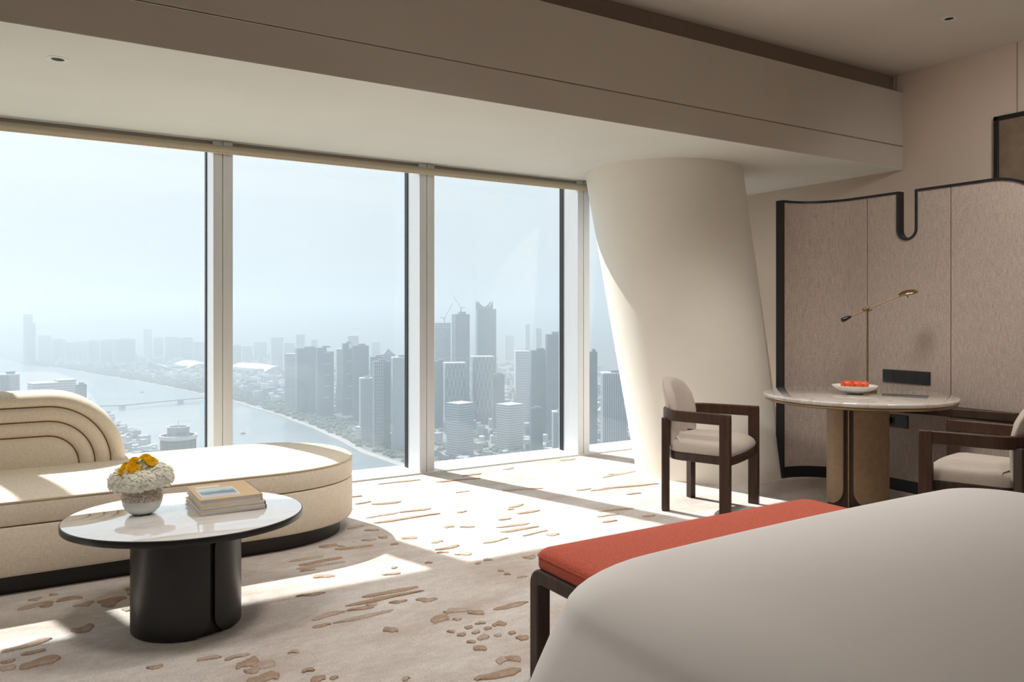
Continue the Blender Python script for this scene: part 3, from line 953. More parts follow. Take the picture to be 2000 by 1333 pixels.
# ------------------------------------------------------------------ armchairs
def make_chair(label, loc, rz):
    """local +y is the way the chair faces; front is wider than the back"""
    t = empty('armchair', loc, rz, label, 'chair', 'wooden armchairs at the round table')
    fh, yf = 0.285, 0.235
    yb, rh = -0.10, 0.235

    def plan(off):
        """U-shaped centre line, offset outwards"""
        p = [(fh + off, yf), ((fh + off) * 0.985, yf - 0.10), (rh + 0.035 + off, 0.0)]
        p = [(fh + off - (fh - 0.26) * (i / 6), yf - (yf - yb) * i / 6) for i in range(7)]
        n = 16
        rx, ry = 0.26 + off, 0.175 + off
        for i in range(1, n):
            a = PI * i / n
            p.append((rx * math.cos(a), yb - ry * math.sin(a)))
        p += [(-x, y) for x, y in reversed(p[:7])]
        return p
    o_, i_ = plan(0.017), plan(-0.017)
    z0, z1 = 0.588, 0.656
    mb = MB().loft([[(x, y, z0) for x, y in o_], [(x, y, z1) for x, y in o_], [(x, y, z1) for x, y in i_], [(x, y, z0) for x, y in i_], [(x, y, z0) for x, y in o_]],
                   cap0=False, cap1=False, closed=False)
    for k in (0, -1):
        x, y = o_[k]
        xi, yi = i_[k]
        mb.add([(x, y, z0), (x, y, z1), (xi, yi, z1), (xi, yi, z0)], [(0, 1, 2, 3)])
    mb.build('arm_rail', M['warm_wood'], t, bevel=0.006)
    for s in (-1, 1):
        # front leg: broad flat post with a rounded top corner
        prof = [(yf - 0.068, 0.0), (yf, 0.0)] + [(yf - 0.022 + 0.022 * math.cos(R(90 * i / 6)), 0.655 - 0.022 + 0.022 * math.sin(R(90 * i / 6))) for i in range(7)] + [(yf - 0.068, 0.655)]
        x0, x1 = s * (fh - 0.018), s * (fh + 0.0175)
        MB().loft([[(x0, y, z) for y, z in prof], [(x1, y, z) for y, z in prof]]).build('leg', M['warm_wood'], t, bevel=0.004)
        MB().box((s * 0.222, -0.215, 0.30), (0.042, 0.05, 0.60), s * 0.5).build('leg', M['dark_wood'], t, bevel=0.004)

    def seat_plan(k):
        p = []
        n = 10
        hw = 0.262 - k
        # front edge, slightly bowed
        for i in range(n + 1):
            x = -hw + 2 * hw * i / n
            p.append((x, yf - 0.012 - k + 0.018 * (1 - (x / hw) ** 2)))
        for i in range(1, 5):
            p.append((hw - 0.02 * i / 4, yf - 0.012 - k - (yf - 0.012 - yb) * i / 4))
        m = 14
        for i in range(1, m):
            a = PI * i / m
            p.append(((hw - 0.02) * math.cos(a), yb - k * 0.2 - (0.155 - k) * math.sin(a)))
        for i in range(4, 0, -1):
            p.append((-(hw - 0.02 * i / 4), yf - 0.012 - k - (yf - 0.012 - yb) * i / 4))
        return list(reversed(p))
    sp = lambda k, z: [(x, y, z) for x, y in seat_plan(k)]
    MB().loft([sp(0.004, 0.338), sp(0.0, 0.342), sp(0.0, 0.385), sp(0.004, 0.389)]).build('seat_frame', M['dark_wood'], t, smooth=40)
    MB().loft([sp(0.01, 0.388), sp(0.002, 0.395), sp(0.001, 0.418), sp(0.012, 0.442), sp(0.035, 0.463), sp(0.07, 0.480), sp(0.12, 0.492), sp(0.17, 0.498)]).build('seat_cushion', M['chair_cloth'], t, smooth=60)
    # backrest: upholstered arch bent round the rear of the rail
    mb = MB()
    na, nz = 24, 14
    zb, zt = 0.415, 0.845

    def bpt(u, v, side):
        # u -1..1 across, v 0..1 up; side 0 front, 1 rear
        hw = 1.0
        zlim = zb + (zt - zb) * (1 - 0.42 * (1 - math.sqrt(max(0.0, 1 - abs(u) ** 2.4))) / 1.0) if True else zt
        z = zb + (zlim - zb) * v
        a = R(90) + R(62) * u
        edge = max(0.0, 1 - max(abs(u) ** 10, v ** 10, 0))
        th = 0.022 + 0.036 * math.sqrt(edge)
        rx, ry = 0.222, 0.150
        k = -th if side == 0 else th * 0.35
        lean = -0.045 * max(0.0, (z - 0.62)) / 0.22
        return ((rx + k) * math.cos(a), yb - (ry + k) * math.sin(a) + lean, z)
    grid = []
    for side in (0, 1):
        for j in range(nz + 1):
            for i in range(na + 1):
                u = -1 + 2 * i / na
                u = math.copysign(abs(u) ** 0.8, u)
                v = 1 - (1 - j / nz) ** 1.4
                grid.append(bpt(u, v, side))
    W = na + 1
    S = W * (nz + 1)
    fs = []
    for side in (0, 1):
        for j in range(nz):
            for i in range(na):
                q = (side * S + j * W + i, side * S + j * W + i + 1, side * S + (j + 1) * W + i + 1, side * S + (j + 1) * W + i)
                fs.append(q)
    for i in range(na):
        fs.append((i, i + 1, S + i + 1, S + i))
        k = nz * W
        fs.append((k + i, k + i + 1, S + k + i + 1, S + k + i))
    for j in range(nz):
        fs.append((j * W, (j + 1) * W, S + (j + 1) * W, S + j * W))
        fs.append((j * W + na, (j + 1) * W + na, S + (j + 1) * W + na, S + j * W + na))
    mb.add(grid, fs)
    mb.build('backrest', M['chair_cloth'], t, smooth=70)
    return t


make_chair('walnut armchair with taupe cushion standing against the cream column', (3.80, 3.68, 0), R(204.2))
make_chair('walnut armchair cut off by the frame edge, behind the bed and before the fabric screen', (4.377, 2.26, 0), R(16))

# ------------------------------------------------------------------ bench and bed
bn = empty('bench', (2.225, 2.07, 0), 0, 'long bench with rust orange seat and dark wooden legs at the bed foot', 'bench')
bo = lambda k, z: [(x, y, z) for x, y in rrect(-0.725 + k, 0.725 - k, -0.215 + k, 0.215 - k, max(0.05 - k * 0.4, 0.012), 6)]
MB().loft([bo(0.012, 0.388), bo(0.002, 0.393), bo(0.0, 0.402), bo(0.0, 0.432), bo(0.006, 0.446), bo(0.018, 0.454), bo(0.04, 0.459), bo(0.09, 0.463), bo(0.16, 0.465)]).build('seat_cushion', M['orange'], bn, smooth=60)
MB().tube(bo(-0.0005, 0.434), 0.0035, 6, closed=True).build('piping', M['orange'], bn, smooth=60)
MB().bx(-0.70, 0.70, -0.19, 0.19, 0.365, 0.39).build('seat_board', M['dark_wood'], bn)
for s in (-1, 1):
    def yz(k):
        # inverted U outline in the yz plane, inset k
        r = max(0.06 - k, 0.015)
        yo, zt = 0.222 - k, 0.392 - k
        p = [(yo, 0.0)]
        p += [(yo - r + r * math.cos(R(90 * i / 8)), zt - r + r * math.sin(R(90 * i / 8))) for i in range(9)]
        p += [(-(yo - r) - r * math.sin(R(90 * i / 8)), zt - r + r * math.cos(R(90 * i / 8))) for i in range(9)]
        p += [(-yo, 0.0)]
        return p
    xo, xi = s * 0.735, s * 0.680
    a_, b_ = yz(0.0), yz(0.05)
    ring = [[(xo, y, z) for y, z in a_], [(xi, y, z) for y, z in a_], [(xi, y, z) for y, z in b_], [(xo, y, z) for y, z in b_], [(xo, y, z) for y, z in a_]]
    mb = MB().loft(ring, False, False, closed=False)
    for k in (0, -1):
        mb.add([ring[q][k] for q in range(4)], [(0, 1, 2, 3)])
    mb.build('leg_frame', M['dark_wood'], bn, bevel=0.006)

bed = empty('bed', (2.29, 0.7, 0), 0, 'large bed covered to the floor by a smooth white duvet', 'bed')
BX0, BX1, BY0, BY1 = -1.07, 1.02, -1.25, 1.095


def bed_loop(o, z, r, wav=0.0):
    p = rrect(BX0 - o, BX1 + o, BY0 - o, BY1 + min(o, 0.022), r, 14)
    # densify the straight sides
    q = []
    n = len(p)
    for i in range(n):
        a, b = p[i], p[(i + 1) % n]
        q.append(a)
        m = 18 if i % 15 == 14 else 1
        for j in range(1, m):
            q.append((a[0] + (b[0] - a[0]) * j / m, a[1] + (b[1] - a[1]) * j / m))
    out = []
    for i, (x, y) in enumerate(q):
        s = math.sin(x * 7.0 + 0.6) * math.sin(y * 5.0 + 1.3)
        k = max(0.0, min(1.0, (z - 0.465) / 0.13))
        zc = z + 0.016 * k * max(0.0, 1 - ((x - 0.15) / 1.05) ** 2)
        out.append((x + wav * s * 0.6, y + wav * math.sin(x * 6.1) * 0.6, zc))
    return out


lv = [(0.235, 0.02, 0.17, 0.012), (0.200, 0.12, 0.17, 0.010), (0.155, 0.22, 0.17, 0.007), (0.105, 0.32, 0.18, 0.004), (0.062, 0.40, 0.19, 0.002), (0.036, 0.44, 0.195, 0.001), (0.02, 0.47, 0.20, 0.0)]
for i in range(1, 11):
    a = R(90 * i / 10)
    lv.append((0.02 - 0.19 * (1 - math.cos(a)) ** 0.8, 0.47 + 0.125 * math.sin(a), 0.20, 0.0))
for k in range(1, 9):
    t = k / 8
    lv.append((-0.17 - 0.72 * t, 0.595 + 0.040 * (1 - (1 - t) ** 2), max(0.20 - 0.1 * t, 0.05), 0.0))
MB().loft([bed_loop(o, z, r, w) for o, z, r, w in lv], cap0=False).build('duvet', M['linen'], bed, smooth=80)
MB().bx(-0.93, 0.93, -1.2, 1.0, 0.28, 0.54).build('mattress', M['linen'], bed, bevel=0.04, seg=3)
MB().bx(-0.90, 0.90, -1.15, 0.97, 0.0, 0.28).build('bed_base', M['dark_wood'], bed)

# ------------------------------------------------------------------ fabric screen
SX = 5.33          # flat face of the screen
ZT = 2.135
scr = empty('fabric_screen', (0, 0, 0), 0, 'tall taupe fabric screen with black trim and keyhole notch behind the round table', 'screen')
# path in plan: flat part along -y, then a concave quarter turn towards the room at the window end
RQ = 0.35
Y_END, Y_TURN = 2.28, 3.70
L_FLAT = Y_TURN - Y_END
L_ALL = L_FLAT + RQ * PI / 2


def spt(s, z, d):
    """s along the face from the bed end to the window end, d = distance behind the face"""
    if s <= L_FLAT:
        return (SX + d, Y_END + s, z)
    a = (s - L_FLAT) / RQ
    r = RQ + d
    return (SX - RQ + r * math.cos(a), Y_TURN + r * math.sin(a), z)


SN, WN, ZN = 3.264 - Y_END, 0.077, 1.795       # keyhole notch: centre, half width, bottom


def ztop(s):
    if s < 0.40:                                # rounded shoulder at the bed end
        return ZT - 0.40 + math.sqrt(max(0.0, 0.16 - (0.40 - s) ** 2))
    return ZT


def fabric(s0, s1, name='fabric_panel'):
    ss = []
    n = max(2, int((s1 - s0) / 0.03))
    ss = [s0 + (s1 - s0) * i / n for i in range(n + 1)]
    if s0 < SN < s1:
        ss = [s for s in ss if abs(s - SN) > WN + 0.004]
        ss += [SN - WN - 1e-4, SN + WN + 1e-4]
        ss += [SN + WN * math.sin(R(-90 + 15 * k)) for k in range(13)]
    if s0 < 0.4:
        ss += [0.4 - 0.4 * math.cos(R(9 * k)) for k in range(1, 10)]
    ss = sorted(set(round(s, 5) for s in ss if s0 <= s <= s1))

    def top(s):
        if abs(s - SN) <= WN and s0 < SN < s1:
            return ZN + WN - math.sqrt(max(0.0, WN * WN - (s - SN) ** 2))
        return ztop(s)
    fl, fh, bl_, bh = ([spt(s, 0.085, 0) for s in ss], [spt(s, top(s), 0) for s in ss], [spt(s, 0.085, 0.05) for s in ss], [spt(s, top(s), 0.05) for s in ss])
    mb = MB().loft([fl, fh, bh, bl_, fl], False, False, closed=False)
    for k in (0, -1):
        mb.add([fl[k], fh[k], bh[k], bl_[k]], [(0, 1, 2, 3)])
    mb.build(name, M['panel_cloth'], scr, smooth=30)


S1, S2 = 2.954 - Y_END, 3.575 - Y_END
fabric(0.0, S1 - 0.003)
fabric(S1 + 0.003, S2 - 0.003)
fabric(S2 + 0.003, L_ALL)
MB().bx(SX + 0.012, SX + 0.05, Y_END + S1 - 0.004, Y_END + S1 + 0.004, 0.085, ZT - 0.002).bx(SX + 0.012, SX + 0.05, Y_END + S2 - 0.004, Y_END + S2 + 0.004, 0.085, ZT - 0.002).build('joint_strip', M['black_trim'], scr)
# black trim along the outline
out_ = [(0.0, 0.0)]
out_ += [(0.40 - 0.40 * math.cos(R(7.5 * k)), ZT - 0.40 + 0.40 * math.sin(R(7.5 * k))) for k in range(13)]
out_ += [(SN - WN, ZT)]
out_ += [(SN - WN * math.cos(R(15 * k)), ZN + WN - WN * math.sin(R(15 * k))) for k in range(13)]
out_ += [(SN + WN, ZT)]
out_ += [(SN + WN + (L_ALL - SN - WN) * k / 20, ZT) for k in range(1, 21)]
out_ += [(L_ALL, 0.0)]
TW = 0.017


def off_path(p, d):
    q = []
    n = len(p)
    for i in range(n):
        a = p[max(i - 1, 0)]
        b = p[i]
        c = p[min(i + 1, n - 1)]
        n1 = Vector((-(b[1] - a[1]), b[0] - a[0])) if i > 0 else None
        n2 = Vector((-(c[1] - b[1]), c[0] - b[0])) if i < n - 1 else None
        if n1 is None or n1.length < 1e-6:
            n1 = n2
        if n2 is None or n2.length < 1e-6:
            n2 = n1
        n1 = n1.normalized()
        n2 = n2.normalized()
        m = (n1 + n2)
        m.normalize()
        k = 1.0 / max(0.5, m.dot(n1))
        q.append((b[0] + m.x * d * k, b[1] + m.y * d * k))
    return q


o2 = off_path(out_, TW)
rings = [[spt(s, z, -0.008) for s, z in out_], [spt(s, z, -0.008) for s, z in o2], [spt(s, z, 0.058) for s, z in o2], [spt(s, z, 0.058) for s, z in out_], [spt(s, z, -0.008) for s, z in out_]]
MB().loft(rings, False, False, closed=False).build('edge_trim', M['black_trim'], scr, smooth=30)
n = 40
bs = [L_ALL * i / n for i in range(n + 1)]
rings = [[spt(s, 0.0, -0.006) for s in bs], [spt(s, 0.085, -0.006) for s in bs], [spt(s, 0.085, 0.05) for s in bs], [spt(s, 0.0, 0.05) for s in bs], [spt(s, 0.0, -0.006) for s in bs]]
MB().loft(rings, False, False, closed=False).build('skirting', M['black_trim'], scr, smooth=30)
# socket plates set into the fabric
pl = MB().bx(SX - 0.009, SX + 0.005, 3.093, 3.447, 0.777, 0.868).build('socket_plate', M['black_plastic'], scr, bevel=0.003)
for k in range(4):
    y0 = 3.103 + k * 0.0855
    MB().bx(SX - 0.0115, SX - 0.008, y0, y0 + 0.0785, 0.786, 0.859).build('socket_insert', M['black_trim'], pl)
pl = MB().bx(SX - 0.009, SX + 0.005, 3.255, 3.445, 0.452, 0.545).build('socket_plate', M['black_plastic'], scr, bevel=0.003)
for k in range(2):
    y0 = 3.262 + k * 0.09
    MB().bx(SX - 0.0115, SX - 0.008, y0, y0 + 0.082, 0.459, 0.538).build('socket_insert', M['black_trim'], pl)
# plug and cord of the table lamp
pc = empty('power_cord', (SX - 0.012, 3.40, 0.50), 0, 'black plug and short hanging cord in the low wall socket', 'cord')
MB().bx(-0.04, 0.0, -0.022, 0.022, -0.022, 0.022).build('plug', M['black_plastic'], pc, bevel=0.006)
MB().tube([(-0.035, 0.0, -0.01), (-0.05, 0.01, -0.04), (-0.045, 0.03, -0.065), (-0.03, 0.06, -0.072), (-0.02, 0.10, -0.05), (-0.015, 0.16, 0.02), (-0.012, 0.2, 0.12)], 0.0035, 8).build('cable', M['black_plastic'], pc, smooth=60)
# dark shelf along the screen, running under the round table top
sh = empty('console_shelf', (SX, 0, 0), 0, 'dark tapering wooden shelf fixed along the fabric screen under the table top', 'shelf')
pts = [(-0.010, 2.515)]
for i in range(17):
    t = i / 16
    pts.append((-0.012 - 0.03 - 0.20 * math.sin(t * PI / 2) ** 1.1, 2.515 + 0.93 * t))
pts.append((-0.010, 3.445))
MB().prism(pts, 0.592, 0.646).build('shelf_board', M['dark_wood'], sh, bevel=0.004)
MB().bx(-0.012, -0.0085, 2.53, 3.44, 0.572, 0.594).build('wall_cleat', M['black_trim'], sh)

# framed panel on the wall behind the screen
fa = empty('framed_panel', (XR, 2.48, 2.15), 0, 'brown wall panel in a thin black frame above the fabric screen', 'artwork')
for y0, y1, z0, z1 in ((-0.6, 0.608, 0.565, 0.595), (-0.6, 0.608, -0.60, -0.57), (0.578, 0.608, -0.6, 0.595), (-0.6, -0.57, -0.6, 0.595)):
    MB().bx(-0.035, -0.001, y0, y1, z0, z1).build('frame_bar', M['black_trim'], fa, bevel=0.002)
MB().bx(-0.016, -0.002, -0.58, 0.59, -0.58, 0.58).build('canvas', M['art'], fa)

# ------------------------------------------------------------------ things on the round table
bw = empty('fruit_bowl', (4.60, 3.175, 0.7502), 0, 'shallow white bowl holding red fruit on the round table', 'bowl')
prof = [(0.001, 0.0), (0.045, 0.0), (0.05, 0.003), (0.085, 0.014), (0.118, 0.032), (0.138, 0.051), (0.141, 0.054), (0.138, 0.0555), (0.116, 0.038), (0.08, 0.021), (0.045, 0.012), (0.001, 0.010)]
MB().lathe(prof, 64, cap0=True, cap1=True).build('bowl_shell', M['ceramic'], bw, smooth=50)
FR = [((-0.050, 0.012, 0.056), 0.036, 'rounded red fruit leftmost in the white bowl'), ((-0.006, -0.030, 0.056), 0.038, 'red fruit at the front middle of the bowl'),
      ((0.010, 0.036, 0.056), 0.036, 'red fruit at the back of the bowl, half hidden'), ((0.052, -0.006, 0.055), 0.035, 'orange red fruit rightmost in the white bowl beside the lamp pole')]
rt = Vector((0.8504, -0.5262, 0))
fw = Vector((0.5262, 0.8504, 0))
for (a, b, z), r, lab in FR:
    p = Vector((4.60, 3.175, 0.7505)) + rt * a + fw * b
    f = empty('red_fruit', (p.x, p.y, 0.7505 + z), 0, lab, 'fruit', 'red fruit in the bowl')
    pf = []
    for i in range(15):
        th = -PI / 2 + PI * i / 14
        rr = r * math.cos(th) * (1 + 0.06 * math.sin(th))
        zz = r * 0.9 * math.sin(th)
        if i > 10:
            zz -= r * 0.16 * ((i - 10) / 4) ** 2
        pf.append((max(rr, 0.0008), zz))
    MB().lathe(pf, 28).build('flesh', M['fruit'], f, smooth=80)
    MB().tube([(0, 0, r * 0.70), (0.002, 0.001, r * 0.95)], 0.0018, 6).build('stalk', M['stalk'], f)

lp = empty('table_lamp', (4.818, 3.232, 0.7502), 0, 'slim brass table lamp with counterweighted swing arm and dome head', 'lamp')
MB().lathe([(0.058, 0.0), (0.06, 0.002), (0.06, 0.009), (0.054, 0.012), (0.012, 0.013), (0.009, 0.018)], 40).build('base', M['brass'], lp, smooth=40)
MB().tube([(0, 0, 0.012), (0, 0, 0.552)], 0.007, 14).build('pole', M['brass'], lp, smooth=60)
ax = Vector((0.8504, -0.5262, 0))
ring = MB()
ring.tube([(-0.03 * ax.x, -0.03 * ax.y, 0.552), (0.03 * ax.x, 0.03 * ax.y, 0.552)], 0.010, 14)
ring.lathe([(0.012, 0.537), (0.013, 0.540), (0.013, 0.564), (0.011, 0.568)], 20)
ring.build('clamp', M['brass'], lp, smooth=60)
a0 = ax * -0.160 + Vector((0, 0, 0.483))
a1 = ax * 0.222 + Vector((0, 0, 0.648))
MB().tube([tuple(a0), tuple(a1)], 0.0042, 12).build('arm', M['brass'], lp, smooth=60)
dv = (a1 - a0).normalized()
cw = MB()
q0 = a0 + dv * 0.055
cw.tube([tuple(q0), tuple(q0 - dv * 0.012), tuple(q0 - dv * 0.055), tuple(q0 - dv * 0.066), tuple(q0 - dv * 0.07)], 0.008, 14)
cwv = MB()
for p, r in ((0.0, 0.006), (0.012, 0.010), (0.05, 0.0165), (0.066, 0.015), (0.073, 0.008)):
    pass
lo = []
s_ = dv.cross(Vector((0, 0, 1))).normalized()
u_ = s_.cross(dv)
for p, r in ((0.0, 0.006), (0.012, 0.010), (0.05, 0.0165), (0.066, 0.015), (0.073, 0.006)):
    c = q0 - dv * p
    lo.append([tuple(c + s_ * (r * math.cos(2 * PI * k / 18)) + u_ * (r * math.sin(2 * PI * k / 18))) for k in range(18)])
MB().loft(lo).build('counterweight', M['black_plastic'], lp, smooth=50)
# dome head, tipped along the arm
hd = MB()
hc = a1 + ax * 0.052 + Vector((0, 0, 0.010))
ti = Matrix.Translation(hc) @ Matrix.Rotation(-R(14), 4, Vector((-ax.y, ax.x, 0)))
hd.xf = ti
hd.lathe([(0.0625, -0.006), (0.064, -0.004), (0.060, 0.006), (0.048, 0.016), (0.028, 0.023), (0.006, 0.026), (0.0005, 0.026)], 40, cap0=False)
hd.lathe([(0.0625, -0.006), (0.058, 0.003), (0.045, 0.012), (0.02, 0.019), (0.0005, 0.020)], 40, cap0=False)
ho = hd.build('lamp_shade', M['brass'], lp, smooth=60)
sw = MB()
sw.xf = ti
sw.lathe([(0.003, -0.024), (0.004, -0.022), (0.0025, -0.016), (0.0025, 0.012)], 12, (-0.012, 0.0, 0))
sw.build('switch', M['black_plastic'], ho)

# ------------------------------------------------------------------ things on the coffee table
ZT_ = 0.4402
books = (('book', 'thin putty-covered book at the bottom of the stack on the coffee table', 0.020, 0.268, 0.325, 0.02, M['book_grey']),
         ('book', 'thin pale book in the middle of the stack on the coffee table', 0.018, 0.262, 0.320, -0.01, M['book_grey']),
         ('book', 'thick tan cloth book with seascape picture, topmost of the stack', 0.030, 0.252, 0.315, 0.0, M['book_tan']))
z = ZT_
for k, (nm, lab, th, wx, wy, rz, cov) in enumerate(books):
    cx, cy = (0.727, 3.545)
    b = empty('book', (cx + (0.004, 0.006, -0.002)[k], cy + (0.005, -0.002, 0.0)[k], z), rz, lab, 'book', 'books stacked on the coffee table')
    c_ = 0.0028
    MB().bx(-wx / 2, wx / 2, -wy / 2, wy / 2, 0.0003, c_).build('cover', cov, b, bevel=0.0006, seg=1)
    MB().bx(-wx / 2, wx / 2, -wy / 2, wy / 2, th - c_, th - 0.0003).build('cover', cov, b, bevel=0.0006, seg=1)
    MB().bx(wx / 2 - 0.004, wx / 2, -wy / 2, wy / 2, 0.0003, th - 0.0003).build('spine', M['book_dark'] if k < 2 else cov, b, bevel=0.001, seg=1)
    MB().bx(-wx / 2 + 0.004, wx / 2 - 0.004, -wy / 2 + 0.004, wy / 2 - 0.004, c_, th - c_).build('pages', M['paper'], b)
    if k == 2:
        MB().bx(-0.108, 0.045, -0.125, 0.062, th - 0.0004, th + 0.0003).build('picture_border', M['label_paper'], b)
        MB().bx(-0.102, 0.039, -0.119, 0.056, th + 0.0002, th + 0.0008).build('cover_picture', M['print'], b)
        MB().bx(-0.100, 0.000, 0.080, 0.115, th - 0.0004, th + 0.0003).build('title_label', M['label_paper'], b)
    z += th

vx, vy = 0.408, 3.585
va = empty('vase', (vx, vy, ZT_), 0, 'round silvered glass vase of flowers on the coffee table', 'vase')
MB().lathe([(0.02, 0.0), (0.034, 0.0), (0.05, 0.006), (0.066, 0.022), (0.0755, 0.044), (0.078, 0.058)], 56, cap1=False).build('lower_body', M['frost'], va, smooth=60)
MB().lathe([(0.078, 0.058), (0.0795, 0.066), (0.0785, 0.09), (0.074, 0.112), (0.071, 0.118), (0.069, 0.116), (0.072, 0.09), (0.073, 0.06)], 56, cap0=False, cap1=False).build('mottled_band', M['mercury'], va, smooth=60)
MB().lathe([(0.001, 0.07), (0.07, 0.07)], 30, cap0=False, cap1=False).build('filling', M['leaf'], va)
rng = random.Random(5)


def hydrangea(name, c, r, label, seed):
    rg = random.Random(seed)
    h = empty(name, c, rg.uniform(0, 6), label, 'flower', 'white hydrangeas in the silver vase')
    mb = MB()
    for i in range(290):
        zc = 1 - 1.55 * (i + 0.5) / 290
        a = i * 2.39996
        q = math.sqrt(max(0, 1 - zc * zc))
        nrm = Vector((q * math.cos(a), q * math.sin(a), zc))
        nrm = (nrm + Vector((rg.uniform(-.3, .3), rg.uniform(-.3, .3), rg.uniform(-.2, .3)))).normalized()
        ctr = Vector((q * math.cos(a), q * math.sin(a), zc)) * r * rg.uniform(0.9, 1.06)
        s = nrm.cross(Vector((0.2, 0.3, 1))).normalized()
        u = nrm.cross(s)
        rot = rg.uniform(0, 1.57)
        pr = r * rg.uniform(0.15, 0.20)
        for k in range(4):
            an = rot + k * PI / 2
            d = s * math.cos(an) + u * math.sin(an)
            e = s * -math.sin(an) + u * math.cos(an)
            lift = nrm * (pr * rg.uniform(0.1, 0.35))
            mb.add([tuple(ctr), tuple(ctr + d * pr * 0.55 + e * pr * 0.5 + lift * 0.4), tuple(ctr + d * pr + lift), tuple(ctr + d * pr * 0.55 - e * pr * 0.5 + lift * 0.4)],
                   [(0, 1, 2, 3)])
    o = mb.build('florets', M['petal_white'], h)
    o['kind'] = 'stuff'
    core = MB().lathe([(r * 0.82 * math.cos(R(-70 + 20 * i)), r * 0.82 * math.sin(R(-70 + 20 * i))) for i in range(9)], 16)
    core.build('core', M['petal_white'], h, smooth=80)
    MB().tube([(0, 0, -r * 0.6), tuple(Vector((vx, vy, ZT_ + 0.075)) - Vector(c) + Vector((0, 0, 0)))], 0.003, 6).build('stem', M['stem'], h)
    h.rotation_euler = (0, 0, 0)
    return h


def loc_px(a, b, z):
    """a to picture right, b away, z up, from the vase axis"""
    p = Vector((vx, vy, ZT_)) + rt * a + fw * b
    return (p.x, p.y, ZT_ + z)


hydrangea('hydrangea', loc_px(-0.068, -0.02, 0.136), 0.056, 'white hydrangea head bulging over the left rim of the vase', 1)
hydrangea('hydrangea', loc_px(0.070, 0.0, 0.152), 0.056, 'white hydrangea head on the right of the bouquet nearest the books', 2)
hydrangea('hydrangea', loc_px(-0.005, -0.052, 0.136), 0.052, 'white hydrangea head hanging low at the front of the vase', 3)
hydrangea('hydrangea', loc_px(-0.005, 0.050, 0.160), 0.060, 'white hydrangea head at the back behind the yellow roses', 4)


hydrangea('hydrangea', loc_px(0.040, -0.042, 0.140), 0.046, 'smaller white hydrangea head at the front right, facing the books', 5)


def rose(c, r, tilt_, label, seed):
    rg = random.Random(seed)
    t = empty('yellow_rose', c, 0, label, 'flower', 'yellow roses in the silver vase')
    M3 = Matrix.Rotation(tilt_[0], 4, 'X') @ Matrix.Rotation(tilt_[1], 4, 'Y')
    mb = MB()
    mb.xf = M3
    for layer, (rr, hh, n_, op) in enumerate(((0.24, 0.80, 3, 0.0), (0.42, 0.78, 4, 0.1), (0.60, 0.70, 5, 0.25), (0.80, 0.52, 5, 0.5), (0.98, 0.28, 6, 0.8))):
        for k in range(n_):
            a0 = 2 * PI * k / n_ + layer * 0.7 + rg.uniform(-.1, .1)
            span = 2 * PI / n_ * 0.72
            rows = []
            for j in range(4):
                v = j / 3
                row = []
                for i in range(5):
                    u = -1 + i / 2
                    a = a0 + u * span
                    rad = r * rr * (0.35 + 0.65 * math.sin(v * PI / 2) ** 0.8) + r * 0.12 * op * v * v
                    zz = r * (-0.35 + (hh + 0.35) * v * (1 - 0.22 * u * u * v))
                    row.append((rad * math.cos(a), rad * math.sin(a), zz))
                rows.append(row)
            mb.loft(rows, False, False, closed=False)
    mb.build('petals', M['petal_yellow'], t, smooth=80)
    MB().tube([tuple(M3 @ Vector((0, 0, -r * 0.3))), tuple(Vector((vx, vy, ZT_ + 0.075)) - Vector(c))], 0.0025, 6).build('stem', M['stem'], t)
    for k in range(3):
        lf = MB()
        lf.xf = M3
        a = k * 2.1 + seed
        d = Vector((math.cos(a), math.sin(a), 0))
        e = Vector((-d.y, d.x, 0))
        q = r * 0.9
        lf.add([tuple(d * q), tuple(d * q * 1.35 + e * r * .22 + Vector((0, 0, -.1 * r))), tuple(d * q * 1.8 + Vector((0, 0, -.3 * r))), tuple(d * q * 1.35 - e * r * .22 + Vector((0, 0, -.1 * r)))], [(0, 1, 2, 3)])
        lf.build('leaf', M['leaf'], t)


RS = [((-0.014, -0.056, 0.193), 0.029, (0.7, 0.25), 'fully open yellow rose at the front centre of the bouquet'),
      ((0.042, -0.015, 0.214), 0.029, (0.3, 0.45), 'large yellow rose at the right, nearest the stacked books'),
      ((0.005, 0.020, 0.224), 0.025, (0.1, 0.1), 'yellow rose highest in the middle of the bouquet'),
      ((-0.040, 0.010, 0.214), 0.022, (0.2, -0.4), 'small yellow rose behind, left of the highest rose'),
      ((-0.056, -0.022, 0.197), 0.022, (0.6, -0.5), 'half open yellow rose left of the fully open one'),
      ((-0.062, -0.048, 0.177), 0.020, (0.9, -0.6), 'lowest yellow rose at the left edge of the bouquet')]
for i, ((a, b, z), r, ti_, lab) in enumerate(RS):
    rose(loc_px(a, b, z), r, ti_, lab, i)

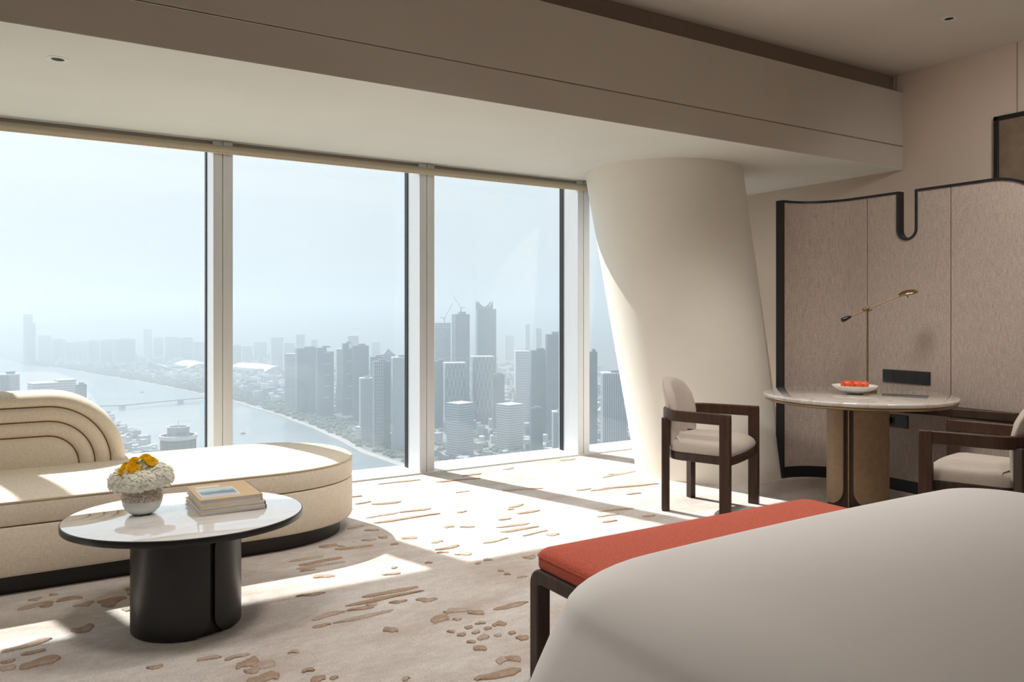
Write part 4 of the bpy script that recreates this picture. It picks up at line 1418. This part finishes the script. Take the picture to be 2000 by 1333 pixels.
# ------------------------------------------------------------------ the city far below (the room is about 400 m up)
GZ = -400 + 1.27
TOWERS = [
    ('tower', 15, 7282, 77.2, 61.8, 400, 7.9, 'step', 'lone tallest slim tower standing in haze beside the distant river bend'),
    ('office_block', -38, 2258, 39.0, 35.1, 255, 9.0, 'fins', 'blue grey office block behind the sofa back at the left frame edge'),
    ('office_block', 37, 2506, 61.8, 49.5, 212, 15.2, 'bands', 'wide low banded office block just above the arched sofa back'),
    ('office_block', 94, 2646, 48.3, 38.7, 208, 14.0, 'bands', 'stepped flat-roofed block behind the peak of the arched sofa back'),
    ('office_block', 121, 2395, 27.1, 24.4, 212, 5.1, 'glass', 'narrow dark-ended block nearest the water above the curved sofa back'),
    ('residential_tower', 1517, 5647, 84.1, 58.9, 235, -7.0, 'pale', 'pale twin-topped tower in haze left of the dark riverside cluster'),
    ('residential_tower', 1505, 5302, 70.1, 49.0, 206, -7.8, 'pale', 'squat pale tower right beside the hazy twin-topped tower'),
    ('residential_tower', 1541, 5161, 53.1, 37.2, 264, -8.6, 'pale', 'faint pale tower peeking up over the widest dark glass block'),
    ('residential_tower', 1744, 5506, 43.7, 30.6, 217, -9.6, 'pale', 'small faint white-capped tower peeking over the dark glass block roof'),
    ('office_tower', 971, 3339, 64.0, 51.2, 231, -34.2, 'bands', 'white banded tower at the river-side end of the dark cluster'),
    ('office_tower', 973, 3161, 90.4, 63.3, 262, -9.1, 'glass', 'flat-topped dark teal glass slab next to the white banded tower'),
    ('office_tower', 985, 2977, 63.3, 50.7, 270, -10.3, 'setback', 'broad dark teal office slab with several pale sky-garden ledges'),
    ('office_tower', 1061, 2989, 47.8, 38.3, 262, -11.5, 'bands', 'grey office tower with floor lines left of the twin dark towers'),
    ('office_tower', 1026, 2834, 38.5, 30.8, 290, -11.9, 'setback', 'dark teal tower in front of the pale square-topped tower'),
    ('office_tower', 1049, 2761, 55.1, 44.0, 284, -12.8, 'glass', 'flat-roofed dark tower ending the cluster before the pyramid-topped block'),
    ('office_tower', 1519, 4116, 56.1, 44.9, 282, -12.3, 'pale', 'pale square-topped tower rising behind the dark riverside cluster'),
    ('office_tower', 901, 2324, 37.3, 33.6, 201, -13.2, 'fins', 'light grey ribbed apartment slab lowest at the front of the dark cluster'),
    ('office_tower', 1065, 2634, 48.2, 38.5, 248, -14.0, 'glass', 'dark block behind the white grid tower in the middle window'),
    ('office_tower', 1156, 2754, 46.7, 42.0, 250, -14.8, 'pyramid', 'blue grey tower with a pointed pyramid roof in the middle window'),
    ('office_tower', 903, 2205, 48.2, 43.4, 259, -14.3, 'grid', 'tower with a white grid frame over its dark glass front'),
    ('office_tower', 932, 2128, 49.1, 39.3, 274, -15.6, 'fins', 'ribbed blue tower cut by the mullion beside the white grid tower'),
    ('skyscraper', 1463, 2917, 65.6, 52.4, 364, -18.6, 'bands', 'unfinished tower with open floor edges and the shorter crane'),
    ('skyscraper', 1482, 2787, 59.4, 47.5, 400, -8.0, 'glass', 'flat-topped unfinished skyscraper with a crane on its roof'),
    ('skyscraper', 1593, 2777, 75.5, 64.1, 421, -21.8, 'crown', 'tallest skyscraper with horned curved crown in the third window'),
    ('office_tower', 1229, 2356, 67.6, 54.1, 235, -19.5, 'lattice', 'tower wrapped in tall white diamond lattice, the nearer of two'),
    ('office_tower', 1433, 2524, 75.7, 60.6, 243, -21.6, 'lattice', 'farther white lattice tower below the horned skyscraper'),
    ('office_tower', 1232, 2472, 42.4, 33.9, 236, -18.5, 'glass', 'dark blue tower hiding behind the mullion left of the lattice towers'),
    ('office_tower', 1380, 2321, 40.0, 32.0, 194, -22.7, 'glass', 'short grey blue tower between the lattice tower and pale slabs'),
    ('office_tower', 1505, 2362, 53.2, 42.5, 268, -24.5, 'pale', 'pale lilac slab tower left of the dark trio by the third mullion'),
    ('office_tower', 1416, 2123, 54.5, 43.6, 283, -25.7, 'glass', 'dark tower with roof plant left of the tallest one by third mullion'),
    ('office_tower', 1430, 2055, 51.9, 41.5, 336, -26.8, 'glass', 'tall dark flat-topped tower closest to the third mullion'),
    ('residential_tower', 2606, 4032, 28.1, 25.3, 337, -24.9, 'pale', 'thin faint tower in haze above the lilac slab tower'),
    ('residential_tower', 2609, 3913, 33.0, 29.7, 314, -25.7, 'pale', 'thin hazy tower just left of the tall dark flat-topped tower'),
    ('hotel_block', 1048, 1974, 57.4, 51.7, 148, 15.0, 'bands', 'curving stack of white balcony floors below the nearer lattice tower'),
    ('hotel_block', 1221, 1985, 58.9, 53.0, 133, 11.4, 'bands', 'white banded square block standing alone in front of lilac towers'),
    ('office_tower', 1188, 1793, 31.5, 28.3, 143, -25.5, 'glass', 'low teal block between the white banded block and third mullion'),
    ('office_tower', 1067, 1515, 28.2, 25.4, 171, -27.2, 'fins', 'striped blue low tower touching the third mullion'),
    ('office_tower', 1351, 1751, 21.9, 19.7, 295, -29.7, 'glass', 'slim dark tower right of the third mullion, before the column'),
    ('office_tower', 1274, 1564, 61.7, 49.4, 251, -31.2, 'fins', 'lilac flat-roofed slab with white roof edge beside the round column'),
    ('white_cube_building', 891, 2330, 34.6, 31.1, 48, 17.1, 'pale', 'small white cube building on the promenade in the middle window'),
]
FAR_TOWERS = [(122, 7686, 90.1, 72.1, 223, 7.1), (216, 7392, 91.1, 72.9, 195, 6.3), (293, 7227, 82.2, 65.8, 174, 5.7), (401, 7631, 87.5, 70.0, 168, 5.0), (465, 7356, 77.1, 61.7, 183, 4.4), (546, 7071, 97.2, 77.7, 194, 3.6), (651, 6889, 147.1, 117.7, 205, 2.6), (940, 7886, 68.3, 54.7, 264, 1.2), (981, 7507, 73.7, 59.0, 193, 0.6), (1034, 7122, 101.8, 81.4, 210, -0.3), (1119, 6951, 100.3, 80.2, 205, -1.1), (1172, 6683, 74.8, 59.8, 178, -1.9), (1362, 6213, 60.5, 48.4, 165, -4.4), (1525, 6582, 75.9, 60.8, 141, -5.0), (1717, 6934, 100.9, 80.7, 160, -5.9), (2420, 6029, 64.6, 51.6, 174, -13.9), (3556, 5796, 72.6, 58.1, 218, -23.5)]
FAR_BANK = [(-210, 8499), (-46, 7372), (153, 6826), (413, 5693), (592, 4925), (723, 4166), (795, 3717), (817, 3364), (836, 3117), (842, 2736), (832, 2387), (812, 2153), (830, 1854), (831, 1693), (793, 1423)]
NEAR_BANK = [(-124, 5006), (15, 4604), (236, 4138), (265, 3416), (296, 3001), (327, 2723), (328, 2502), (324, 2273)]
BRIDGE = [(217, 3798), (338, 3619), (580, 3777), (706, 3872)]


gr = struct(MB().add([(-22000, 300, GZ), (26000, 300, GZ), (40000, 42000, GZ), (-30000, 42000, GZ)], [(0, 1, 2, 3)]).build('ground', M['ground']),
            'hazy city ground spreading to the horizon', 'ground')
rv = [(x, y, GZ + 0.6) for x, y in FAR_BANK]
lv_ = [(x, y, GZ + 0.6) for x, y in NEAR_BANK] + [(420, 1900, GZ + 0.6), (470, 1420, GZ + 0.6)]
river_poly = [(-1400, 10500, GZ + 0.6), (-600, 9300, GZ + 0.6)] + rv + [(793, 900, GZ + 0.6), (330, 900, GZ + 0.6)] + list(reversed(lv_)) + [(-700, 5600, GZ + 0.6), (-2600, 6200, GZ + 0.6), (-2600, 10500, GZ + 0.6)]
struct(MB().add(river_poly, [tuple(range(len(river_poly)))]).build('river', M['river']), 'wide pale river bending past the city below the window', 'river')
# promenade strip along the far bank
pr = [[], []]
for (x, y) in FAR_BANK:
    pr[0].append((x + 6, y, GZ + 0.9))
    pr[1].append((x + 30, y + 10, GZ + 0.9))
struct(MB().loft(pr, False, False, closed=False).build('road', M['road']), 'pale promenade along the far river bank', 'road')

CAMP = Vector((0.0, 0.0))


def tower(name, x, y, w, d, h, rz, style, label=None, group=None):
    t = empty(name, (x, y, GZ), R(rz), label, 'building', group)
    body = {'glass': 'tower_glass', 'bands': 'tower_grey', 'fins': 'tower_grey', 'grid': 'tower_glass', 'lattice': 'tower_glass', 'pale': 'tower_pale', 'step': 'tower_grey',
            'setback': 'tower_glass', 'pyramid': 'tower_grey', 'crown': 'tower_glass'}[style]
    mb = MB()
    if style == 'step':
        mb.box((-w * 0.13, 0, h / 2), (w * 0.74, d, h)).box((w * 0.37, 0, h * 0.41), (w * 0.26, d * 0.9, h * 0.82))
    elif style == 'setback':
        mb.box((-w * 0.22, 0, h / 2), (w * 0.56, d, h)).box((w * 0.28, d * 0.05, h * 0.47), (w * 0.44, d * 0.9, h * 0.94))
    else:
        mb.box((0, 0, h / 2), (w, d, h))
    mb.build('tower_block', M[body], t)
    if style in ('glass', 'setback', 'fins', 'grid'):
        MB().box((w * 0.08, 0, h + h * 0.012), (w * 0.45, d * 0.5, h * 0.024)).build('roof_plant', M['tower_grey'], t)
    if style in ('bands', 'pale'):
        fl = MB()
        n = max(6, min(40, int(h / (7.0 if style == 'bands' else 9))))
        for k in range(1, n + 1):
            fl.box((0, 0, h * k / n - 0.4), (w + 1.6, d + 1.6, 2.4))
        o = fl.build('floor_bands', M['tower_white'], t)
        o['kind'] = 'stuff'
    if style in ('fins',):
        fl = MB()
        n = 11
        for k in range(n):
            fl.box((-w / 2 + w * (k + 0.5) / n, 0, h / 2), (w * 0.022, d + 1.4, h))
            fl.box((0, -d / 2 + d * (k + 0.5) / n, h / 2), (w + 1.4, d * 0.022, h))
        fl.box((0, 0, h - 1), (w + 1.6, d + 1.6, 3))
        fl.build('facade_fins', M['tower_white'], t)['kind'] = 'stuff'
    if style == 'setback':
        fl = MB()
        for k, (xx, ww) in enumerate(((0.1, .35), (0.12, .5), (0.05, .4), (0.16, .45), (0.0, .4))):
            fl.box((xx * w, -d / 2 - 1, h * (0.93 - 0.16 * k)), (ww * w, 3, 2.2))
        fl.build('garden_ledge', M['tower_white'], t)['kind'] = 'stuff'
    if style == 'grid':
        fl = MB()
        for k in range(5):
            fl.box((-w * 0.5 + w * 0.55 * k / 4, -d / 2 - 0.6, h / 2), (1.0, 1.6, h))
        for k in range(26):
            rr = (k * 7) % 5
            fl.box((-w * 0.5 + w * 0.275 + (rr - 2) * 0.8, -d / 2 - 0.6, h * (k + 1) / 26), (w * 0.55 - abs(rr - 2) * 2, 1.6, 1.0))
        fl.build('white_grid', M['tower_white'], t)['kind'] = 'stuff'
    if style == 'lattice':
        fl = MB()
        nx = 5
        for sx in (-1, 1):
            for k in range(-3, nx + 1):
                for seg in range(4):
                    z0, z1 = h * (0.15 + 0.85 * seg / 4), h * (0.15 + 0.85 * (seg + 1) / 4)
                    xa = -w / 2 + w * (k + (seg if sx > 0 else 4 - seg) * 0.75) / nx
                    xb = xa + sx * w * 0.75 / nx
                    if min(xa, xb) < -w / 2 - 1 or max(xa, xb) > w / 2 + 1:
                        continue
                    fl.bar((xa, -d / 2 - 1, z0), (xb, -d / 2 - 1, z1), 1.5)
        for k in range(-3, nx + 1):
            for sx in (-1, 1):
                for seg in range(4):
                    z0, z1 = h * (0.15 + 0.85 * seg / 4), h * (0.15 + 0.85 * (seg + 1) / 4)
                    ya = -d / 2 + d * (k + (seg if sx > 0 else 4 - seg) * 0.75) / nx
                    yb = ya + sx * d * 0.75 / nx
                    if min(ya, yb) < -d / 2 - 1 or max(ya, yb) > d / 2 + 1:
                        continue
                    fl.bar((-w / 2 - 1, ya, z0), (-w / 2 - 1, yb, z1), 1.5)
        fl.box((0, 0, h), (w + 3, d + 3, 4))
        fl.build('lattice', M['tower_white'], t)['kind'] = 'stuff'
    if style == 'pyramid':
        MB().add([(-w * .42, -d * .42, h), (w * .42, -d * .42, h), (w * .42, d * .42, h), (-w * .42, d * .42, h), (0, 0, h + w * 0.42)], [(0, 1, 4), (1, 2, 4), (2, 3, 4), (3, 0, 4), (3, 2, 1, 0)]).build('pyramid_roof', M['tower_grey'], t)
    if style == 'crown':
        pts = [(-w / 2, h)] + [(-w / 2 + w * 0.82 * i / 12, h + 8 + 26 * abs(1 - 2 * i / 12) ** 1.8) for i in range(13)] + [(-w / 2 + w * 0.82, h)]
        mb = MB()
        for yy in (-d / 2, d / 2 - 3):
            mb.loft([[(x, yy, z) for x, z in pts], [(x, yy + 3, z) for x, z in pts]])
        mb.build('crown', M['tower_grey'], t)
        MB().bar((w * 0.12, -d / 2 - 1, h + 10), (w * 0.33, -d / 2 - 1, h + 36), 4).build('white_blade', M['roof_white'], t)
        fl = MB()
        for k in range(9):
            fl.box((-w / 2 + w * (k + 0.5) / 9, -d / 2 - 0.4, h / 2), (1.0, 1.2, h))
        fl.build('facade_fins', M['tower_grey'], t)['kind'] = 'stuff'
    return t


for nm, x, y, w, d, h, rz, st, lab in TOWERS:
    tower(nm, x, y, w, d, h, rz, st, lab)
FAR_LABELS = (['faint pale tower block in the hazy row across the river, left window'] * 7
              + ['slender pale tower standing out of the hazy row, left of the first mullion']
              + ['pale hazy block just left of the first mullion, past the slender tower'] * 4
              + ['very faint low block in haze over the exhibition roofs, middle window'] * 3
              + ['faint hazy block over the pyramid-topped tower, beside the second mullion',
                 'faint hazy block just right of the horned skyscraper'])
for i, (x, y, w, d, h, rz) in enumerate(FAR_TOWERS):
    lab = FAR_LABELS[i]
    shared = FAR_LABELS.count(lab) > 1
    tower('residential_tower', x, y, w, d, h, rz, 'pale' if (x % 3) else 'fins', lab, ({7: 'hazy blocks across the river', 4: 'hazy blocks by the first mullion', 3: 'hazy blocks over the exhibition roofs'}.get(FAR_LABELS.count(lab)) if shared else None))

# round tower on the near bank, just behind the chaise
rtw = empty('round_tower', (246, 1612, GZ), 0.3, 'round blue tower with ringed crown just behind the sofa seat', 'building')
MB().lathe([(33, 0), (33, 164)], 8).build('tower_block', M['tower_glass'], rtw)
fl = MB()
for k in range(8):
    a = 2 * PI * (k + 0.5) / 8
    fl.box((31 * math.cos(a), 31 * math.sin(a), 84), (2, 1.2, 168), a)
for k in range(26):
    fl.lathe([(33.4, 6 * k + 4), (33.4, 6 * k + 5)], 8)
fl.build('floor_bands', M['tower_grey'], rtw)['kind'] = 'stuff'
MB().lathe([(34, 162), (34.5, 169), (31, 169), (31, 164), (20, 164)], 24, cap0=False, cap1=False).build('crown_ring', M['tower_white'], rtw)
MB().lathe([(20, 160), (20, 182), (21, 185), (17, 185), (17, 180), (3, 180)], 24, cap0=False).build('crown_drum', M['tower_pale'], rtw)
MB().lathe([(1.2, 178), (0.6, 196)], 8).build('mast', M['tower_white'], rtw)

# tower cranes
for (x, y, z), lab, ln in (((1472, 2911, 366), 'luffing tower crane on the shorter unfinished tower', 70), ((1483, 2787, 407), 'tower crane with raised jib on the flat-topped unfinished skyscraper', 62)):
    c = empty('tower_crane', (x, y, GZ + z - 4), 0, lab, 'crane')
    MB().box((0, 0, 12), (3, 3, 24)).build('mast', M['steel'], c)
    sg = 1 if ln == 70 else -1
    MB().bar((0, 0, 22), (sg * 0.85 * 34, -sg * 0.5 * 34, 22 + ln * 0.85), 1.6).build('jib', M['steel'], c)
    MB().bar((0, 0, 22), (-sg * 14, sg * 8, 25), 3).build('counter_jib', M['steel'], c)

# exhibition halls with white sweeping roofs
for (x, y, w, d, rz), lab in (((960, 6080, 330, 360, 0.1), 'white wavy exhibition roof left of the first mullion'), ((1300, 5520, 310, 420, 0.3), 'largest white sweeping exhibition roof right of the first mullion'),
                              ((1580, 5050, 250, 300, 0.3), 'white sweeping exhibition roof ending at the dark cluster')):
    e = empty('exhibition_hall', (x, y, GZ), rz, lab, 'building')
    MB().box((0, 0, 16), (w * 0.96, d * 0.9, 32)).build('wall', M['tower_glass'], e)
    lo_, hi_ = [], []
    rows = []
    for i in range(25):
        u = -0.5 + i / 24
        zz = 34 + 16 * math.sin(u * 7.5) + 8 * u
        rows.append([(u * w, -d * 0.55 + 8 * math.sin(u * 5), zz - 4), (u * w, 0, zz + 8), (u * w, d * 0.55, zz + 3), (u * w, d * 0.55, zz), (u * w, -d * 0.55 + 8 * math.sin(u * 5), zz - 7)])
    MB().loft(rows, True, True, closed=True).build('roof', M['roof_white'], e, smooth=40)
# white-roofed hall on the near part of the far bank
e = empty('market_hall', (1060, 2840, GZ), 0.25, 'low hall with a wide white tilted roof behind the promenade', 'building')
MB().box((0, 0, 7), (125, 70, 14)).build('wall', M['tower_pale'], e)
MB().add([(-70, -42, 14), (70, -42, 14), (70, 42, 20), (-70, 42, 20), (-70, -42, 17), (70, -42, 17), (70, 42, 24), (-70, 42, 24)], [(3, 2, 1, 0), (4, 5, 6, 7), (0, 1, 5, 4), (1, 2, 6, 5), (2, 3, 7, 6), (3, 0, 4, 7)]).build('roof', M['roof_white'], e)

# bridge and boats
br = empty('river_bridge', (0, 0, GZ), 0, 'low pale girder bridge crossing the river above the flowers', 'bridge')
bp_ = [(217, 3690), (338, 3640), (580, 3740), (760, 3830)]
dk = [[(x, y - 9, 15 + 3 * (1 - abs(x - 460) / 300)) for x, y in bp_], [(x, y + 9, 15 + 3 * (1 - abs(x - 460) / 300)) for x, y in bp_],
      [(x, y + 9, 20 + 3 * (1 - abs(x - 460) / 300)) for x, y in bp_], [(x, y - 9, 20 + 3 * (1 - abs(x - 460) / 300)) for x, y in bp_]]
dk.append(dk[0])
MB().loft(dk, False, False, closed=False).build('deck', M['road'], br)
for x, y in ((338, 3640), (580, 3740)):
    MB().bx(x - 12, x + 12, y - 8, y + 8, 0, 17).build('pier', M['tower_white'], br)
for (x, y), lab in (((497, 4366), 'small reddish boat on the river beyond the bridge'), ((612, 2692), 'tiny boat on the river right of the first mullion')):
    b = empty('boat', (x, y, GZ + 0.7), 0.4, lab, 'boat')
    MB().prism([(-9, -3), (7, -3), (11, 0), (7, 3), (-9, 3)], 0, 3).build('hull', M['steel'], b)
    MB().bx(-7, 2, -2, 2, 3, 7).build('cabin', M['tower_white'], b)
    MB().box((4, 0, 9), (0.6, 0.6, 14)).build('mast', M['steel'], b)

# countless low buildings and trees
rg = random.Random(11)


def bank_x(y):
    for (xa, ya), (xb, yb) in zip(FAR_BANK, FAR_BANK[1:]):
        if yb <= y <= ya:
            return xa + (xb - xa) * (ya - y) / (ya - yb)
    return 840


sets = {'tower_white': MB(), 'tower_grey': MB(), 'tower_pale': MB(), 'roof_white': MB()}
names = list(sets)
for i in range(5200):
    y = rg.uniform(1250, 7800) ** 1.0
    x = bank_x(y) + 45 + abs(rg.gauss(0, 1)) * 900 + rg.uniform(0, 700)
    if min(math.hypot(x - hx, y - hy) for hx, hy in ((960, 6080), (1300, 5520), (1580, 5050), (1060, 2840))) < (120 if y < 3500 else 270) or min(math.hypot(x - q[1], y - q[2]) - q[3] for q in TOWERS) < 25:
        continue
    hgt = rg.choice((8, 10, 12, 15, 18, 22, 30)) * (1 if y < 3600 else 1.4)
    if x - bank_x(y) < 160:
        hgt = rg.choice((4, 5, 7))
    sets[rg.choices(names, (3, 4, 4, 1.2))[0]].box((x, y, GZ + hgt / 2), (rg.uniform(10, 42), rg.uniform(10, 34), hgt), rg.uniform(0, 1.5))


def near_x(y):
    for (xa, ya), (xb, yb) in zip(NEAR_BANK, NEAR_BANK[1:]):
        if yb <= y <= ya:
            return xa + (xb - xa) * (ya - y) / (ya - yb)
    return 320 if y < 2300 else -200


for i in range(900):
    y = rg.uniform(1600, 4400)
    x = near_x(y) - 15 - abs(rg.gauss(0, 1)) * 160
    hgt = rg.choice((10, 14, 18, 24, 34))
    sets[rg.choices(names, (2, 4, 4, 0.6))[0]].box((x, y, GZ + hgt / 2), (rg.uniform(10, 34), rg.uniform(10, 30), hgt), rg.uniform(0, 1.5))
low = MB()
slots = []
for k, nm in enumerate(names):
    low.add(sets[nm].v, sets[nm].f)
    slots += [k] * len(sets[nm].f)
lo_ob = tag(low.build('lowrise_blocks', M[names[0]]), 'countless low-rise city blocks and white roofs spread below the towers', 'buildings', kind='stuff')
for nm in names[1:]:
    lo_ob.data.materials.append(M[nm])
# pieces keep their order, six faces to a block
if len(lo_ob.data.polygons) == len(slots):
    lo_ob.data.polygons.foreach_set('material_index', slots)
tr_ = MB()
ico = [(0, 0, 1), (0.89, 0, 0.45), (0.28, 0.85, 0.45), (-0.72, 0.53, 0.45), (-0.72, -0.53, 0.45), (0.28, -0.85, 0.45), (0.9, 0.2, -0.3), (0, 0.9, -0.3), (-0.9, 0, -0.3), (0, -0.9, -0.3)]
icf = [(0, 1, 2), (0, 2, 3), (0, 3, 4), (0, 4, 5), (0, 5, 1), (1, 6, 2), (2, 6, 7), (2, 7, 3), (3, 7, 8), (3, 8, 4), (4, 8, 9), (4, 9, 5), (5, 9, 6), (5, 6, 1)]
for i in range(5000):
    y = rg.uniform(1250, 7600)
    x = bank_x(y) + 32 + abs(rg.gauss(0, 1)) * (140 if i % 3 == 0 else 800)
    s = rg.uniform(6, 14)
    tr_.add([(x + a * s, y + b * s, GZ + 3 + c * s * 0.8) for a, b, c in ico], icf)
tag(tr_.build('tree_cover', M['trees']), 'dark green tree cover between the city buildings and along the bank', 'trees', kind='stuff')

# haze lying over the city
hz = MB().bx(-18000, 24000, 60, 30000, GZ - 20, 190).build('haze', M['haze'])
tag(hz, 'milky daylight haze lying over the city and river', 'haze', kind='stuff')
